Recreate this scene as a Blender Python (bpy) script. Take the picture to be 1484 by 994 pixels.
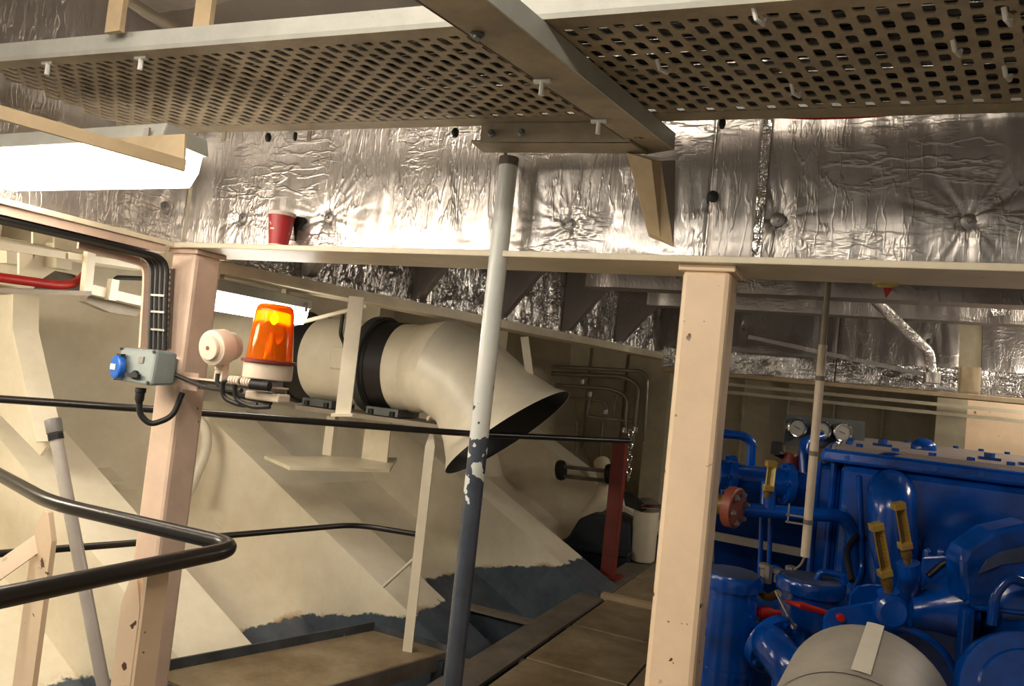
import bpy, math, random
from mathutils import Vector as V, noise as NZ
random.seed(7)
S = bpy.context.scene
for o in list(bpy.data.objects): bpy.data.objects.remove(o)
COL = S.collection
W, H, FPX = 1484, 994, 1100.0
# ------------------------------------------------------------ camera, world, exposure
YAW, PITCH, ROLL = (math.radians(a) for a in (25, 2.9, 6.05))
EYE = V((0, 0, 1.6))
FW = V((-math.sin(YAW)*math.cos(PITCH), math.cos(YAW)*math.cos(PITCH), math.sin(PITCH)))
R0 = V((math.cos(YAW), math.sin(YAW), 0)); U0 = R0.cross(FW)
RT = math.cos(ROLL)*R0 + math.sin(ROLL)*U0
UP = math.cos(ROLL)*U0 - math.sin(ROLL)*R0
cam = bpy.data.cameras.new('camera'); camo = bpy.data.objects.new('camera', cam); COL.objects.link(camo)
cam.sensor_width = 36; cam.lens = 36*FPX/W; cam.clip_start = .05
from mathutils import Matrix
m = Matrix((RT, UP, -FW)).transposed().to_4x4(); m.translation = EYE; camo.matrix_world = m
S.camera = camo
wd = bpy.data.worlds.new('world'); S.world = wd; wd.use_nodes = True
wd.node_tree.nodes['Background'].inputs[0].default_value = (1, .93, .84, 1)
wd.node_tree.nodes['Background'].inputs[1].default_value = .2
vs = S.view_settings; vs.view_transform = 'Standard'; vs.look = 'None'; vs.gamma = 1; vs.use_curve_mapping = False
vs.exposure = 0.78

def P(x, y, X=None, Y=None, Z=None, d=None):
    v = FW + RT*((x-W/2)/FPX) - UP*((y-H/2)/FPX)
    if X is not None: t = (X-EYE.x)/v.x
    elif Y is not None: t = (Y-EYE.y)/v.y
    elif Z is not None: t = (Z-EYE.z)/v.z
    else: t = d
    return EYE + v*t

# ------------------------------------------------------------ materials
MATS = {}
def srgb(c):
    return tuple(((v/255)/12.92 if v/255 <= .04045 else ((v/255+.055)/1.055)**2.4) for v in c) + (1,)
class NT:
    def __init__(s, name):
        s.m = bpy.data.materials.new(name); s.m.use_nodes = True; s.t = s.m.node_tree
        s.b = s.t.nodes['Principled BSDF']; MATS[name] = s.m
        s.pos = s.n('ShaderNodeNewGeometry').outputs['Position']
    def n(s, k, **kw):
        q = s.t.nodes.new(k)
        for a, b in kw.items(): setattr(q, a, b)
        return q
    def l(s, a, b): s.t.links.new(a, b)
    def noise(s, scale, detail=4, rough=.6, vec=None):
        q = s.n('ShaderNodeTexNoise'); q.inputs['Scale'].default_value = scale
        q.inputs['Detail'].default_value = detail; q.inputs['Roughness'].default_value = rough
        s.l(vec or s.pos, q.inputs['Vector']); return q.outputs['Fac']
    def ramp(s, fac, *st):
        q = s.n('ShaderNodeValToRGB'); e = q.color_ramp.elements
        while len(e) < len(st): e.new(.5)
        for i, (p, c) in enumerate(st):
            e[i].position = p; e[i].color = c if len(c) == 4 else (*c, 1)
        s.l(fac, q.inputs[0]); return q.outputs[0]
    def math(s, op, a, b):
        q = s.n('ShaderNodeMath', operation=op)
        for i, v in enumerate((a, b)):
            if isinstance(v, (int, float)): q.inputs[i].default_value = v
            else: s.l(v, q.inputs[i])
        return q.outputs[0]
    def mix(s, fac, a, b):
        q = s.n('ShaderNodeMix', data_type='RGBA')
        if isinstance(fac, (int, float)): q.inputs[0].default_value = fac
        else: s.l(fac, q.inputs[0])
        for i, v in ((6, a), (7, b)):
            if isinstance(v, tuple): q.inputs[i].default_value = v
            else: s.l(v, q.inputs[i])
        return q.outputs[2]
    def bump(s, h, st, dist=.01):
        q = s.n('ShaderNodeBump'); q.inputs['Strength'].default_value = st; q.inputs['Distance'].default_value = dist
        s.l(h, q.inputs['Height']); s.l(q.outputs[0], s.b.inputs['Normal'])
    def sep(s):
        q = s.n('ShaderNodeSeparateXYZ'); s.l(s.pos, q.inputs[0]); return q.outputs
    def base(s, c):
        if isinstance(c, tuple): s.b.inputs['Base Color'].default_value = c
        else: s.l(c, s.b.inputs['Base Color'])
    def set(s, rough=.5, metal=0):
        s.b.inputs['Roughness'].default_value = rough; s.b.inputs['Metallic'].default_value = metal
WH, BK = (1, 1, 1, 1), (0, 0, 0, 1)
def paint(name, rgb, rough=.45, dirt=.12, chips=0, chipc=(92, 62, 44), metal=0, scale=6, bump=.12):
    t = NT(name); c = srgb(rgb); dk = tuple(v*(1-dirt*2.2) for v in c[:3]) + (1,)
    f = t.ramp(t.noise(scale, 5, .65), (.35, BK), (.7, WH))
    col = t.mix(f, dk, c)
    if chips:
        g = t.ramp(t.noise(22, 3, .5), (1-chips, BK), (1-chips+.012, WH))
        g2 = t.ramp(t.noise(3.2, 2), (.5, BK), (.56, WH))
        col = t.mix(t.math('MULTIPLY', g, g2), col, srgb(chipc))
    t.base(col); t.set(rough, metal); t.bump(t.noise(60, 3), bump, .004); return t.m
paint('cream', (232, 221, 194), .4, .08, .27); paint('cream_clean', (236, 227, 204), .38, .06)
paint('pillar_beige', (242, 216, 184), .38, .05, .34); paint('pillar_pink', (222, 196, 176), .42, .09, .28)
paint('tan', (196, 174, 138), .5, .12); paint('tray_paint', (176, 164, 140), .5, .2, .27, (60, 50, 40))
paint('lip_grey', (178, 179, 171), .5, .1, .25, (90, 75, 60)); paint('grey_box', (130, 140, 139), .5, .08)
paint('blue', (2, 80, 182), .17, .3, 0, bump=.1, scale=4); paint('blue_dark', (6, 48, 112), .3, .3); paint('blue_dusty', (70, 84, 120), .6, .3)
paint('blue_cover', (150, 138, 132), .45, .12); paint('socket_blue', (22, 92, 186), .4, .05)
paint('red', (178, 30, 26), .45, .1); paint('oxide_red', (128, 44, 34), .5, .15); paint('flange_rust', (140, 72, 54), .45, .15)
paint('cup_red', (172, 46, 50), .4, .03); paint('paper_white', (226, 214, 202), .6, .03)
paint('grey_cyl', (160, 154, 142), .5, .14); paint('tape', (206, 200, 184), .6, .06); paint('seam', (70, 62, 52), .7, .1)
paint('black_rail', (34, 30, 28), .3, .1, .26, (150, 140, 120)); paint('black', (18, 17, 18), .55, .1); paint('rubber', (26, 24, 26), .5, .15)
paint('cable_black', (28, 27, 28), .5, .1); paint('cable_grey', (110, 108, 104), .5, .1)
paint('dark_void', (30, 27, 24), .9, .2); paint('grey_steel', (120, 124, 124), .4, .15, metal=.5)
paint('galv', (150, 146, 142), .36, .1, metal=.7); paint('pipe_silver', (190, 182, 174), .34, .1, metal=.15); paint('pipe_steel', (150, 146, 132), .3, .1, metal=.6)
paint('chrome', (210, 210, 208), .12, .02, metal=1); paint('dial', (170, 168, 160), .4, .03)
paint('brass', (206, 172, 88), .32, .12, metal=.55); paint('brass_dark', (120, 92, 44), .45, .12, metal=.4)
paint('scale_cream', (236, 222, 150), .5, .04); paint('gauge_board', (84, 88, 88), .5, .1)
paint('horn_white', (226, 208, 188), .4, .05); paint('wall_cream', (206, 196, 168), .45, .1, 0)
paint('bilge_blue', (66, 74, 86), .5, .25); paint('deck_grey', (126, 116, 104), .6, .2)
paint('toe_board', (84, 90, 98), .5, .25, .3, (150, 140, 110)); paint('white_plastic', (225, 225, 220), .5, .04)
paint('grey_paint', (160, 150, 132), .5, .12)

# hull paint: cream above, blue-grey bilge paint below a ragged hand-painted edge
t = NT('hull_paint'); x, y, z = t.sep()
e = t.math('SUBTRACT', z, t.math('MULTIPLY', x, .22))
e = t.math('ADD', e, t.math('MULTIPLY', t.noise(14, 4), .09))
k = t.ramp(t.math('SUBTRACT', e, .23), (.5, BK), (.51, WH))      # boundary e = .73
dirt = t.ramp(t.noise(4, 5, .7), (.3, BK), (.7, WH))
cr = t.mix(dirt, srgb((226, 215, 190)), srgb((242, 233, 212)))
ru = t.ramp(t.math('SUBTRACT', e, .23), (.505, WH), (.54, BK))
st = t.ramp(t.noise(7, 3), (.5, BK), (.6, WH))
cr = t.mix(t.math('MULTIPLY', ru, st), cr, srgb((176, 140, 84)))
bl = t.mix(dirt, srgb((58, 66, 76)), srgb((92, 102, 114)))
t.base(t.mix(k, bl, cr)); t.set(.4); t.bump(t.noise(8, 3), .15, .01)

# pole: white above, blue-grey below a flaked edge
t = NT('pole_paint'); x, y, z = t.sep()
n1 = t.noise(13, 3, .5)
e = t.math('ADD', z, t.math('MULTIPLY', n1, .95))
k = t.ramp(t.math('SUBTRACT', e, 1.37), (.495, BK), (.5, WH))
t.base(t.mix(k, t.mix(t.noise(9), srgb((46, 52, 62)), srgb((82, 90, 104))), t.mix(t.noise(7), srgb((196, 202, 200)), srgb((226, 228, 222)))))
t.set(.26); t.bump(n1, .1)

def foil(name, tint=(.68, .645, .61), rough=.34, sc=1.0, st=.3, crease=.5):
    t = NT(name)
    def mapped(a, b, c):
        mp = t.n('ShaderNodeMapping'); mp.inputs['Scale'].default_value = (a*sc, b*sc, c*sc); t.l(t.pos, mp.inputs[0]); return mp.outputs[0]
    n1 = t.noise(1, 3, .55, mapped(26, 26, 6)); n2 = t.noise(1, 3, .5, mapped(7, 7, 22)); n3 = t.noise(1, 2, .5, mapped(60, 60, 50))
    def ridge(n, w): return t.ramp(t.math('ABSOLUTE', t.math('SUBTRACT', n, .5), 0), (0, WH), (w, BK))
    big = t.ramp(t.noise(2.6, 2), (.42, BK), (.6, WH)); big2 = t.ramp(t.noise(3.1, 2, .5, mapped(.8, .8, 1.4)), (.5, BK), (.62, WH))
    h = t.math('ADD', t.math('MULTIPLY', t.math('MULTIPLY', ridge(n1, .05), big), crease), t.math('MULTIPLY', t.math('MULTIPLY', ridge(n2, .06), big2), crease))
    h = t.math('ADD', h, t.math('MULTIPLY', n1, .5)); h = t.math('ADD', h, t.math('MULTIPLY', n3, .12))
    t.bump(h, st, .02)
    t.base(t.mix(t.noise(5, 4), (*[c*.86 for c in tint], 1), (*tint, 1)))
    t.set(rough, .92); return t.m
foil('foil'); foil('foil_shaded', (.52, .49, .46), .42, 1, .25, .4); foil('foil_crumple', (.88, .86, .84), .2, 2.0, .9, .8)  # second one is the same foil, its tint darkened for weaker light

# chequer plate floor
t = NT('chequer')
mp = t.n('ShaderNodeMapping'); mp.inputs['Rotation'].default_value = (0, 0, .785); mp.inputs['Scale'].default_value = (38, 38, 38); t.l(t.pos, mp.inputs[0])
br = t.n('ShaderNodeTexBrick'); br.inputs['Scale'].default_value = 1; br.inputs['Mortar Size'].default_value = .16; t.l(mp.outputs[0], br.inputs[0])
f = t.ramp(t.noise(3.5, 6, .7), (.3, BK), (.72, WH))
t.base(t.mix(f, srgb((112, 92, 64)), srgb((168, 152, 124)))); t.set(.5, .1)
t.bump(br.outputs['Fac'], .35, .004)

def emis(name, rgb, s):
    t = NT(name); t.base((.9, .9, .9, 1)); t.b.inputs['Emission Color'].default_value = srgb(rgb); t.b.inputs['Emission Strength'].default_value = s
emis('tube_warm', (255, 241, 222), 10); emis('tube_white', (255, 247, 235), 10); emis('tube_added', (255, 240, 214), 32); emis('tube_unseen', (255, 242, 224), 25)  # last two are for lamps out of view, most of them added
t = NT('amber'); t.base(srgb((255, 156, 24))); t.set(.08)
t.b.inputs['Transmission Weight'].default_value = .8; t.b.inputs['IOR'].default_value = 1.25
t.b.inputs['Emission Color'].default_value = srgb((255, 110, 0)); t.b.inputs['Emission Strength'].default_value = .0
t = NT('reflector'); t.base(srgb((214, 170, 110))); t.set(.25, .7)

# ------------------------------------------------------------ mesh builder
LOC = {}
class MB:
    def __init__(s): s.v = []; s.f = []; s.sm = []
    def add(s, vs, fs, smooth=False):
        k = len(s.v); s.v += [V(a) for a in vs]; s.f += [tuple(i+k for i in f) for f in fs]; s.sm += [smooth]*len(fs); return s
    def hexa(s, b, tp):                                   # two quads bottom / top
        return s.add(list(b)+list(tp), [(3, 2, 1, 0), (4, 5, 6, 7), (0, 1, 5, 4), (1, 2, 6, 5), (2, 3, 7, 6), (3, 0, 4, 7)])
    def box(s, a, b):
        (x0, y0, z0), (x1, y1, z1) = [[f(p, q) for p, q in zip(a, b)] for f in (min, max)]
        return s.hexa([(x0, y0, z0), (x1, y0, z0), (x1, y1, z0), (x0, y1, z0)], [(x0, y0, z1), (x1, y0, z1), (x1, y1, z1), (x0, y1, z1)])
    def bar(s, a, b, w, h, up=(0, 0, 1)):                 # rectangular bar a->b, w across, h along up
        a, b = V(a), V(b); d = (b-a).normalized(); sd = d.cross(V(up)).normalized()*w/2; u = sd.cross(d).normalized()*h/2
        return s.hexa([a-sd-u, a+sd-u, b+sd-u, b-sd-u], [a-sd+u, a+sd+u, b+sd+u, b-sd+u])
    def prism(s, pts, vec):                               # polygon extruded along vec
        pts = [V(p) for p in pts]; vec = V(vec); n = len(pts)
        return s.add(pts+[p+vec for p in pts], [tuple(range(n))[::-1], tuple(range(n, 2*n))]+[(i, (i+1) % n, (i+1) % n+n, i+n) for i in range(n)])
    def loft(s, secs, seg=24, caps=True, smooth=True):    # secs: (centre, normal, radius)
        k = len(s.v); ref = None; rings = []
        for c, nrm, r in secs:
            nrm = V(nrm).normalized()
            if ref is None: ref = nrm.orthogonal().normalized()
            ref = (ref - nrm*ref.dot(nrm)).normalized(); o = nrm.cross(ref)
            rings.append([V(c)+(ref*math.cos(2*math.pi*i/seg)+o*math.sin(2*math.pi*i/seg))*r for i in range(seg)])
        vs = [p for r in rings for p in r]; fs = []
        for j in range(len(rings)-1):
            for i in range(seg): fs.append((j*seg+i, j*seg+(i+1) % seg, (j+1)*seg+(i+1) % seg, (j+1)*seg+i))
        s.add(vs, fs, smooth)
        if caps:
            s.f += [tuple(k+i for i in range(seg))[::-1], tuple(k+(len(rings)-1)*seg+i for i in range(seg))]; s.sm += [False, False]
        return s
    def tube(s, pts, r, seg=12, caps=True):
        pts = [V(p) for p in pts]; secs = []
        for i, p in enumerate(pts):
            d = (pts[min(i+1, len(pts)-1)]-pts[max(i-1, 0)]).normalized()
            secs.append((p, d, r if not isinstance(r, (list, tuple)) else r[i]))
        return s.loft(secs, seg, caps)
    def lathe(s, c, ax, prof, seg=24, caps=True):         # prof: (distance along axis, radius)
        ax = V(ax).normalized(); c = V(c)
        return s.loft([(c+ax*h, ax, max(r, .0005)) for h, r in prof], seg, caps)
    def build(s, name, mat, parent=None, bevel=0, flat=None):
        if parent is not None: o0 = LOC[parent.name]
        else:
            xs = [v.x for v in s.v]; ys = [v.y for v in s.v]; zs = [v.z for v in s.v]
            o0 = V(((min(xs)+max(xs))/2, (min(ys)+max(ys))/2, min(zs)))
        me = bpy.data.meshes.new(name); me.from_pydata([tuple(v-o0) for v in s.v], [], s.f); me.update()
        for p, q in zip(me.polygons, s.sm): p.use_smooth = q
        me.materials.append(MATS[mat]); ob = bpy.data.objects.new(name, me); COL.objects.link(ob)
        if parent is not None: ob.parent = parent
        else: ob.location = o0
        LOC[ob.name] = o0
        if any(s.sm) and len(s.f) < 4000:
            es = ob.modifiers.new('edge_split', 'EDGE_SPLIT'); es.split_angle = math.radians(38)
        if bevel:
            md = ob.modifiers.new('bevel', 'BEVEL'); md.width = bevel; md.segments = 2; md.limit_method = 'ANGLE'
        return ob
def tag(o, label=None, cat=None, group=None, kind=None):
    for k, v in (('label', label), ('category', cat), ('group', group), ('kind', kind)):
        if v: o[k] = v
    return o
def thing(name, loc, label=None, cat=None, group=None, kind=None):
    o = bpy.data.objects.new(name, None); COL.objects.link(o); o.location = V(loc); LOC[o.name] = V(loc); o.empty_display_size = .1
    return tag(o, label, cat, group, kind)
def fillet(pts, r, n=6):
    pts = [V(p) for p in pts]; out = [pts[0]]
    for a, b, c in zip(pts, pts[1:], pts[2:]):
        d1 = (a-b); d2 = (c-b); q = min(r, d1.length*.45, d2.length*.45); p = b+d1.normalized()*q; e = b+d2.normalized()*q
        for i in range(n+1):
            u = i/n; out.append(p*(1-u)**2+b*2*u*(1-u)+e*u*u)
    return out+[pts[-1]]
def lerp(a, b, u): return V(a)*(1-u)+V(b)*u
def foil_sheet(name, c00, c10, c01, parent, pins=(), nu=90, nv=30, mat='foil', amp=.006, seed=0, back=.02):
    """crinkled sheet, corners c00 (low left) c10 (low right) c01 (top left), bulging toward the viewer's side, tucked in at pins"""
    c00, c10, c01 = V(c00), V(c10), V(c01); du, dv = c10-c00, c01-c00; lu, lv = du.length, dv.length
    nrm = du.cross(dv).normalized()
    if nrm.dot(EYE-c00) < 0: nrm = -nrm
    vs = []
    for j in range(nv+1):
        for i in range(nu+1):
            u, v = i/nu, j/nv; p = c00+du*u+dv*v; h = 0
            a, b = u*lu, v*lv
            h += amp*NZ.noise(V((a*9+seed, b*2.2, seed)))*1.1+amp*.6*NZ.noise(V((a*22+b*3, b*5, seed+3)))
            h += amp*.9*(1-2.5*abs(NZ.noise(V((a*2.2, b*26, seed+8)))))*max(0, 1-b/.2)*max(0, NZ.noise(V((a*1.3, 0, seed+2)))+.25)
            for (pu, pv) in pins:
                dx, dy = a-pu, b-pv; r = math.hypot(dx, dy)
                if r < .28:
                    ct, stt = dx/(r+1e-6), dy/(r+1e-6); w = math.exp(-r/.075)*min(1, r/.03)
                    n_a = NZ.noise(V((ct*4.5+pu*17, stt*4.5, seed+r*2)))
                    n_b = NZ.noise(V((ct*9+pu*31, stt*9, seed+5+r*3)))
                    h += -.014*math.exp(-(r/.035)**2) + w*(.011*(1-2*abs(n_a))+.008*n_b)
            e = min(u*lu, (1-u)*lu, v*lv, (1-v)*lv)
            h -= max(0, .012-e)*.5
            vs.append(p+nrm*h)
    fs = [(j*(nu+1)+i, j*(nu+1)+i+1, (j+1)*(nu+1)+i+1, (j+1)*(nu+1)+i) for j in range(nv) for i in range(nu)]
    b = MB(); b.add(vs, fs, True); k = [0, nu, (nv+1)*(nu+1)-1, nv*(nu+1)]
    ring = list(range(nu+1))+[j*(nu+1)+nu for j in range(1, nv+1)]+[nv*(nu+1)+i for i in range(nu-1, -1, -1)]+[j*(nu+1) for j in range(nv-1, 0, -1)]
    n0 = len(vs); b.v += [vs[i]-nrm*back for i in ring]; L = len(ring)
    for i in range(L): b.f.append((ring[i], ring[(i+1) % L], n0+(i+1) % L, n0+i)); b.sm.append(False)
    b.f.append(tuple(n0+i for i in range(L))[::-1]); b.sm.append(False)
    ob = b.build(name, mat, parent)
    for (pu, pv) in pins:
        c = c00+du*(pu/lu)+dv*(pv/lv)
        MB().lathe(c-nrm*.008, nrm, [(0, .021), (.004, .021), (.006, .015), (.0065, .006), (.012, .005)], 14).build('insulation_pin', 'galv', parent)
    return ob

# ============================================================ STRUCTURE
# ---- floor: tank top, floor plates, curb beams
fl = MB().box((-7, -3, -1.15), (5, 9, -1.05)).build('floor', 'bilge_blue'); tag(fl, 'blue grey painted tank top under the floor plates', None, kind='structure')
ZF = .10
def plate(x0, y0, x1, y1, z=ZF, nm='floor_plate', mat='chequer', th=.012):
    return MB().box((x0, y0, z-th), (x1, y1, z)).build(nm, mat, fl, bevel=.003)
xs = [-1.575, -.99, -.40, .2, .8, 1.4, 2.0, 2.6, 3.2, 3.8]
ys = [-2.4, -1.6, -.8, 0, .8, 1.6, 2.4, 3.2, 3.98, 4.72, 5.45]
for i in range(len(xs)-1):
    for j in range(len(ys)-1):
        g = .006
        plate(xs[i]+g, ys[j]+g, xs[i+1]-g, ys[j+1]-g, ZF-.004*((i*3+j*5) % 3))
for y in ys[4:]: MB().box((-1.6, y-.03, ZF-.10), (3.8, y+.03, ZF-.022)).build('bearer', 'deck_grey', fl)
# longitudinal curb girder beside the bilge gap, with cross bearers to the hull
MB().box((-1.80, -2, ZF-.02), (-1.60, 7.6, ZF-.002)).build('curb_flange', 'deck_grey', fl)
MB().box((-1.78, -2, -1.05), (-1.74, 7.6, ZF-.02)).build('curb_web', 'bilge_blue', fl)
for y0, xl in ((4.62, -2.35), (3.72, -1.96), (5.9, -1.9)):
    MB().box((xl, y0-.045, ZF-.03), (-1.80, y0+.045, ZF-.01)).build('bearer', 'deck_grey', fl)
    MB().box((xl, y0+.02, ZF-.2), (-1.80, y0+.03, ZF-.03)).build('bearer', 'bilge_blue', fl)
for i, y0 in enumerate((6.0, 6.75)): plate(-1.59, y0-.52, -.9, y0+.2)
MB().box((-1.62, 5.46, ZF-.015), (-1.2, 5.53, ZF+.03)).build('plate_edge', 'tan', fl)
MB().box((-2.1, 2.9, -.3), (-1.82, 3.7, -.29)).build('bilge_shade', 'dark_void', fl)  # dark sheet standing in for the shade down in the bilge gap

# ---- left hull: sloping shell with deep web frames
K = .54
def X0(y): return -2.25+.3*(y-3.9)
def zf(x, y): return .15+K*(X0(y)-x)
def kn(y): return X0(y)-1.95
sh = MB(); NY = 44; rows = []
for i in range(NY+1):
    y = -2+11*i/NY; xk = kn(y)
    sec = [(X0(y)+1.5, -1.04)]
    for q in range(9):
        x = X0(y)+1.2-(X0(y)+1.2-xk)*q/8; sec.append((x, max(-1.04, zf(x, y)-.57)))
    sec += [(xk-.25, 1.15), (xk-.42, 1.9), (xk-.5, 2.9)]
    rows.append([(x, y, z) for x, z in sec])
n = len(rows[0])
sh.add([p for r in rows for p in r], [(i*n+j, (i+1)*n+j, (i+1)*n+j+1, i*n+j+1) for i in range(NY) for j in range(n-1)])
hull = sh.build('wall_left', 'hull_paint'); tag(hull, kind='structure')
for fi, y in enumerate((1.25, 2.6, 3.9, 5.5, 7.1)):
    xk = kn(y); xe = X0(y)+.95
    a = [(xe, y, max(-1, zf(xe, y))), (xk, y, zf(xk, y))]
    web = MB().prism([a[0], a[1], (xk-.1, y, zf(xk, y)+.3), (xk-.12, y, 2.8), (xk-.55, y, 2.8), (xk-.3, y, .9), (xk, y, zf(xk, y)-.6), (xe, y, max(-1.04, zf(xe, y)-.6))], (0, .016, 0)).build('hull_frame', 'hull_paint', hull)
    d = V((xe-xk, .0, zf(xe, y)-zf(xk, y))).normalized(); nn = V((-d.z, 0, d.x))
    p0, p1 = V((xe, y, zf(xe, y))), V((xk-.02, y, zf(xk-.02, y)))
    fwid = .40 if fi else .3
    sk = V((.3*fwid, fwid, 0))*1
    MB().hexa([p0, p1, p1+V((0, fwid, 0)), p0+V((0, fwid, 0))], [q+nn*.022 for q in (p0, p1, p1+V((0, fwid, 0)), p0+V((0, fwid, 0)))]).build('frame_flange', 'hull_paint', web)
    MB().box((xk-.13, y-.06, zf(xk, y)+.28), (xk-.10, y+.16, 2.8)).build('side_frame_flange', 'hull_paint', web)
# tripping bracket standing on the near frame
yb = 2.57
pb = [P(36, 478, Y=yb), P(72, 640, Y=yb), P(58, 660, Y=yb), P(-40, 560, Y=yb), P(-40, 430, Y=yb), P(37, 425, Y=yb)]
br = MB().prism(pb, (0, .02, 0)).build('tripping_bracket', 'hull_paint', hull)
for a, b in ((0, 1), (5, 0)):
    MB().bar(pb[a], pb[b], .14, .015, up=(pb[b]-pb[a]).cross(V((0, 1, 0)))).build('bracket_flange', 'hull_paint', br)
# stringer plate with drain cut-out between the frames
ys_ = 3.75
q = [P(*p, Y=ys_) for p in ((66, 606), (214, 588), (214, 668), (150, 672), (132, 650), (128, 636), (116, 634), (112, 645), (110, 690), (66, 690))]
st_ = MB().prism(q, (0, .02, 0)).build('stringer_plate', 'hull_paint', hull)
MB().bar(P(112, 640, Y=3.7), P(168, 700, Y=3.3), .09, .02).build('bulb_flat', 'hull_paint', hull)
MB().tube(fillet([P(283, 600, Y=3.75), P(300, 625, Y=3.75), P(298, 655, Y=3.7), P(272, 715, Y=3.6)], .1), .035, 12).build('vent_pipe', 'cream_clean', hull)
# ---- back bulkhead, with vertical stiffeners
wb = MB().box((-6, 8.6, -1.1), (5.2, 8.7, 2.95)).build('wall_back', 'wall_cream'); tag(wb, kind='structure')
for x in (-3.4, -2.95, -2.5, -2.05, -1.6, -1.15, -.7, -.25, .2, .65, 1.1, 1.55, 2.0, 2.45):
    MB().box((x-.008, 8.5, -1), (x+.008, 8.61, 2.9)).build('stiffener', 'wall_cream', wb)
MB().box((P(936, 600, Y=7.9).x, 7.9, ZF), (P(966, 600, Y=7.9).x, 8.55, 2.4)).build('box_column', 'wall_cream', wb)
MB().box((.62, 7.9, .3), (.86, 8.6, 2.4)).build('box_column', 'wall_cream', wb)
MB().box((.86, 8.44, .3), (2.6, 8.5, 2.2)).build('pale_panel', 'pillar_beige', wb)
for z in (1.72, 1.80, 1.90):
    MB().bar((-1.6, 7.6+.2*(z-1.7)*10, z), (2.6, 7.6+.2*(z-1.7)*10, z), .05, .03).build('pipe_rail', 'cream', wb)
wr = MB().box((5.1, -3, -1.1), (5.2, 8.7, 2.95)).build('wall_right', 'wall_cream'); tag(wr, kind='structure')
# ---- ceiling with foil wrapped deck beams
ce = MB().box((-7, -3, 2.9), (5.2, 8.7, 3.0)).build('ceiling', 'foil_shaded'); tag(ce, kind='structure')
for x in (-2.1, -1.45, -.8, -.1, .6, 1.3, 2.0):
    MB().box((x-.05, 2.5, 2.52), (x+.05, 8.5, 2.9)).build('deck_beam', 'foil_crumple', ce)
for i in range(4):
    foil_sheet('foil_sheet', (-2.6+.75*i, 2.0, 2.885), (-2.6+.75*(i+1)-.01, 2.0, 2.885), (-2.6+.75*i, .3, 2.885), ce, (), 40, 50, seed=20+i, amp=.014)
# transverse foil beams beyond the near girder, on the right
for yy, py, nm in ((3.3, 432, 1), (4.4, 458, 2)):
    zb = P(1250, py, Y=yy).z
    foil_sheet('foil_beam', (-1.2, yy, zb), (2.6, yy, zb), (-1.2, yy, 2.9), ce, (), 140, 26, 'foil_shaded', .014, nm*5, .12)

# ---- near transverse girder
GY = 2.30; ZT = 2.02
g = thing('deck_girder', (-1, GY, ZT-.02), 'deep foil-clad deck girder with cream bottom flange spanning both beige pillars', 'girder')
MB().box((-2.75, GY-.11, ZT-.02), (2.6, GY+.16, ZT)).build('bottom_flange', 'cream', g, bevel=.003)
def gp(px, py): p = P(px, py, Y=GY); return p
pin_px = [(350, 315), (475, 315), (828, 325), (1127, 318), (1405, 320)]
pans = [(-2.652, -1.18), (-1.17, -.462), (-.46, -.32), (-.31, .75), (.76, 2.6)]
for i, (a, b) in enumerate(pans):
    pins = []
    for p in pin_px:
        q = gp(*p)
        if a < q.x < b: pins.append((q.x-a, q.z-ZT-.003))
    if i in (3, 4): pins += [(.9 if i == 3 else .6, .13)]
    foil_sheet('foil_sheet', (a, GY, ZT+.003), (b, GY, ZT+.003), (a, GY, 2.9), g, pins, int(130*(b-a)/.8)+8, 110, 'foil' if i < 2 else 'foil_shaded', .0065, i*11)  # right-hand sheets take the foil tint darkened for less light
MB().box((-.325, GY-.012, ZT+.01), (-.30, GY-.002, 2.9)).build('tape_seam', 'foil_crumple', g)
MB().lathe(P(1033, 285, Y=GY-.005), (0, -1, 0), [(0, .018), (.006, .018), (.01, .004)], 10).build('dark_pin', 'black', g)
# tapered knee bracket under the walkway beam
kf = [P(942, 338, Y=2.285), P(957, 346, Y=2.285), P(944, 232, Y=2.19), P(908, 221, Y=2.19)]
km = [P(940, 342, Y=2.295), P(976, 358, Y=2.295), P(958, 233, Y=2.23), P(910, 221, Y=2.23)]
kr = [P(941, 345, Y=GY+.01), P(1003, 367, Y=GY+.01), P(981, 232, Y=GY+.01), P(912, 221, Y=GY+.01)]
MB().hexa(kf, km).build('knee_bracket', 'tan', g); MB().hexa(km, kr).build('bracket_foil', 'foil_shaded', g)

# ---- left longitudinal girder
g2 = thing('deck_girder', (-2.66, 1, ZT-.02), 'foil-clad deck girder meeting the pillar that carries the grey socket box', 'girder')
MB().box((-2.78, -1.5, ZT-.02), (-2.575, GY-.115, ZT)).build('bottom_flange', 'cream', g2, bevel=.003)
MB().box((-2.74, -1.5, ZT-.052), (-2.59, GY-.14, ZT-.021)).build('cable_ledge', 'pillar_pink', g2)
q = P(240, 300, X=-2.655)
foil_sheet('foil_sheet', (-2.655, GY-.004, ZT+.003), (-2.655, .2, ZT+.003), (-2.655, GY-.004, 2.88), g2, [(GY-.004-q.y, q.z-ZT)], 120, 50, 'foil', .008, 31)

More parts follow.
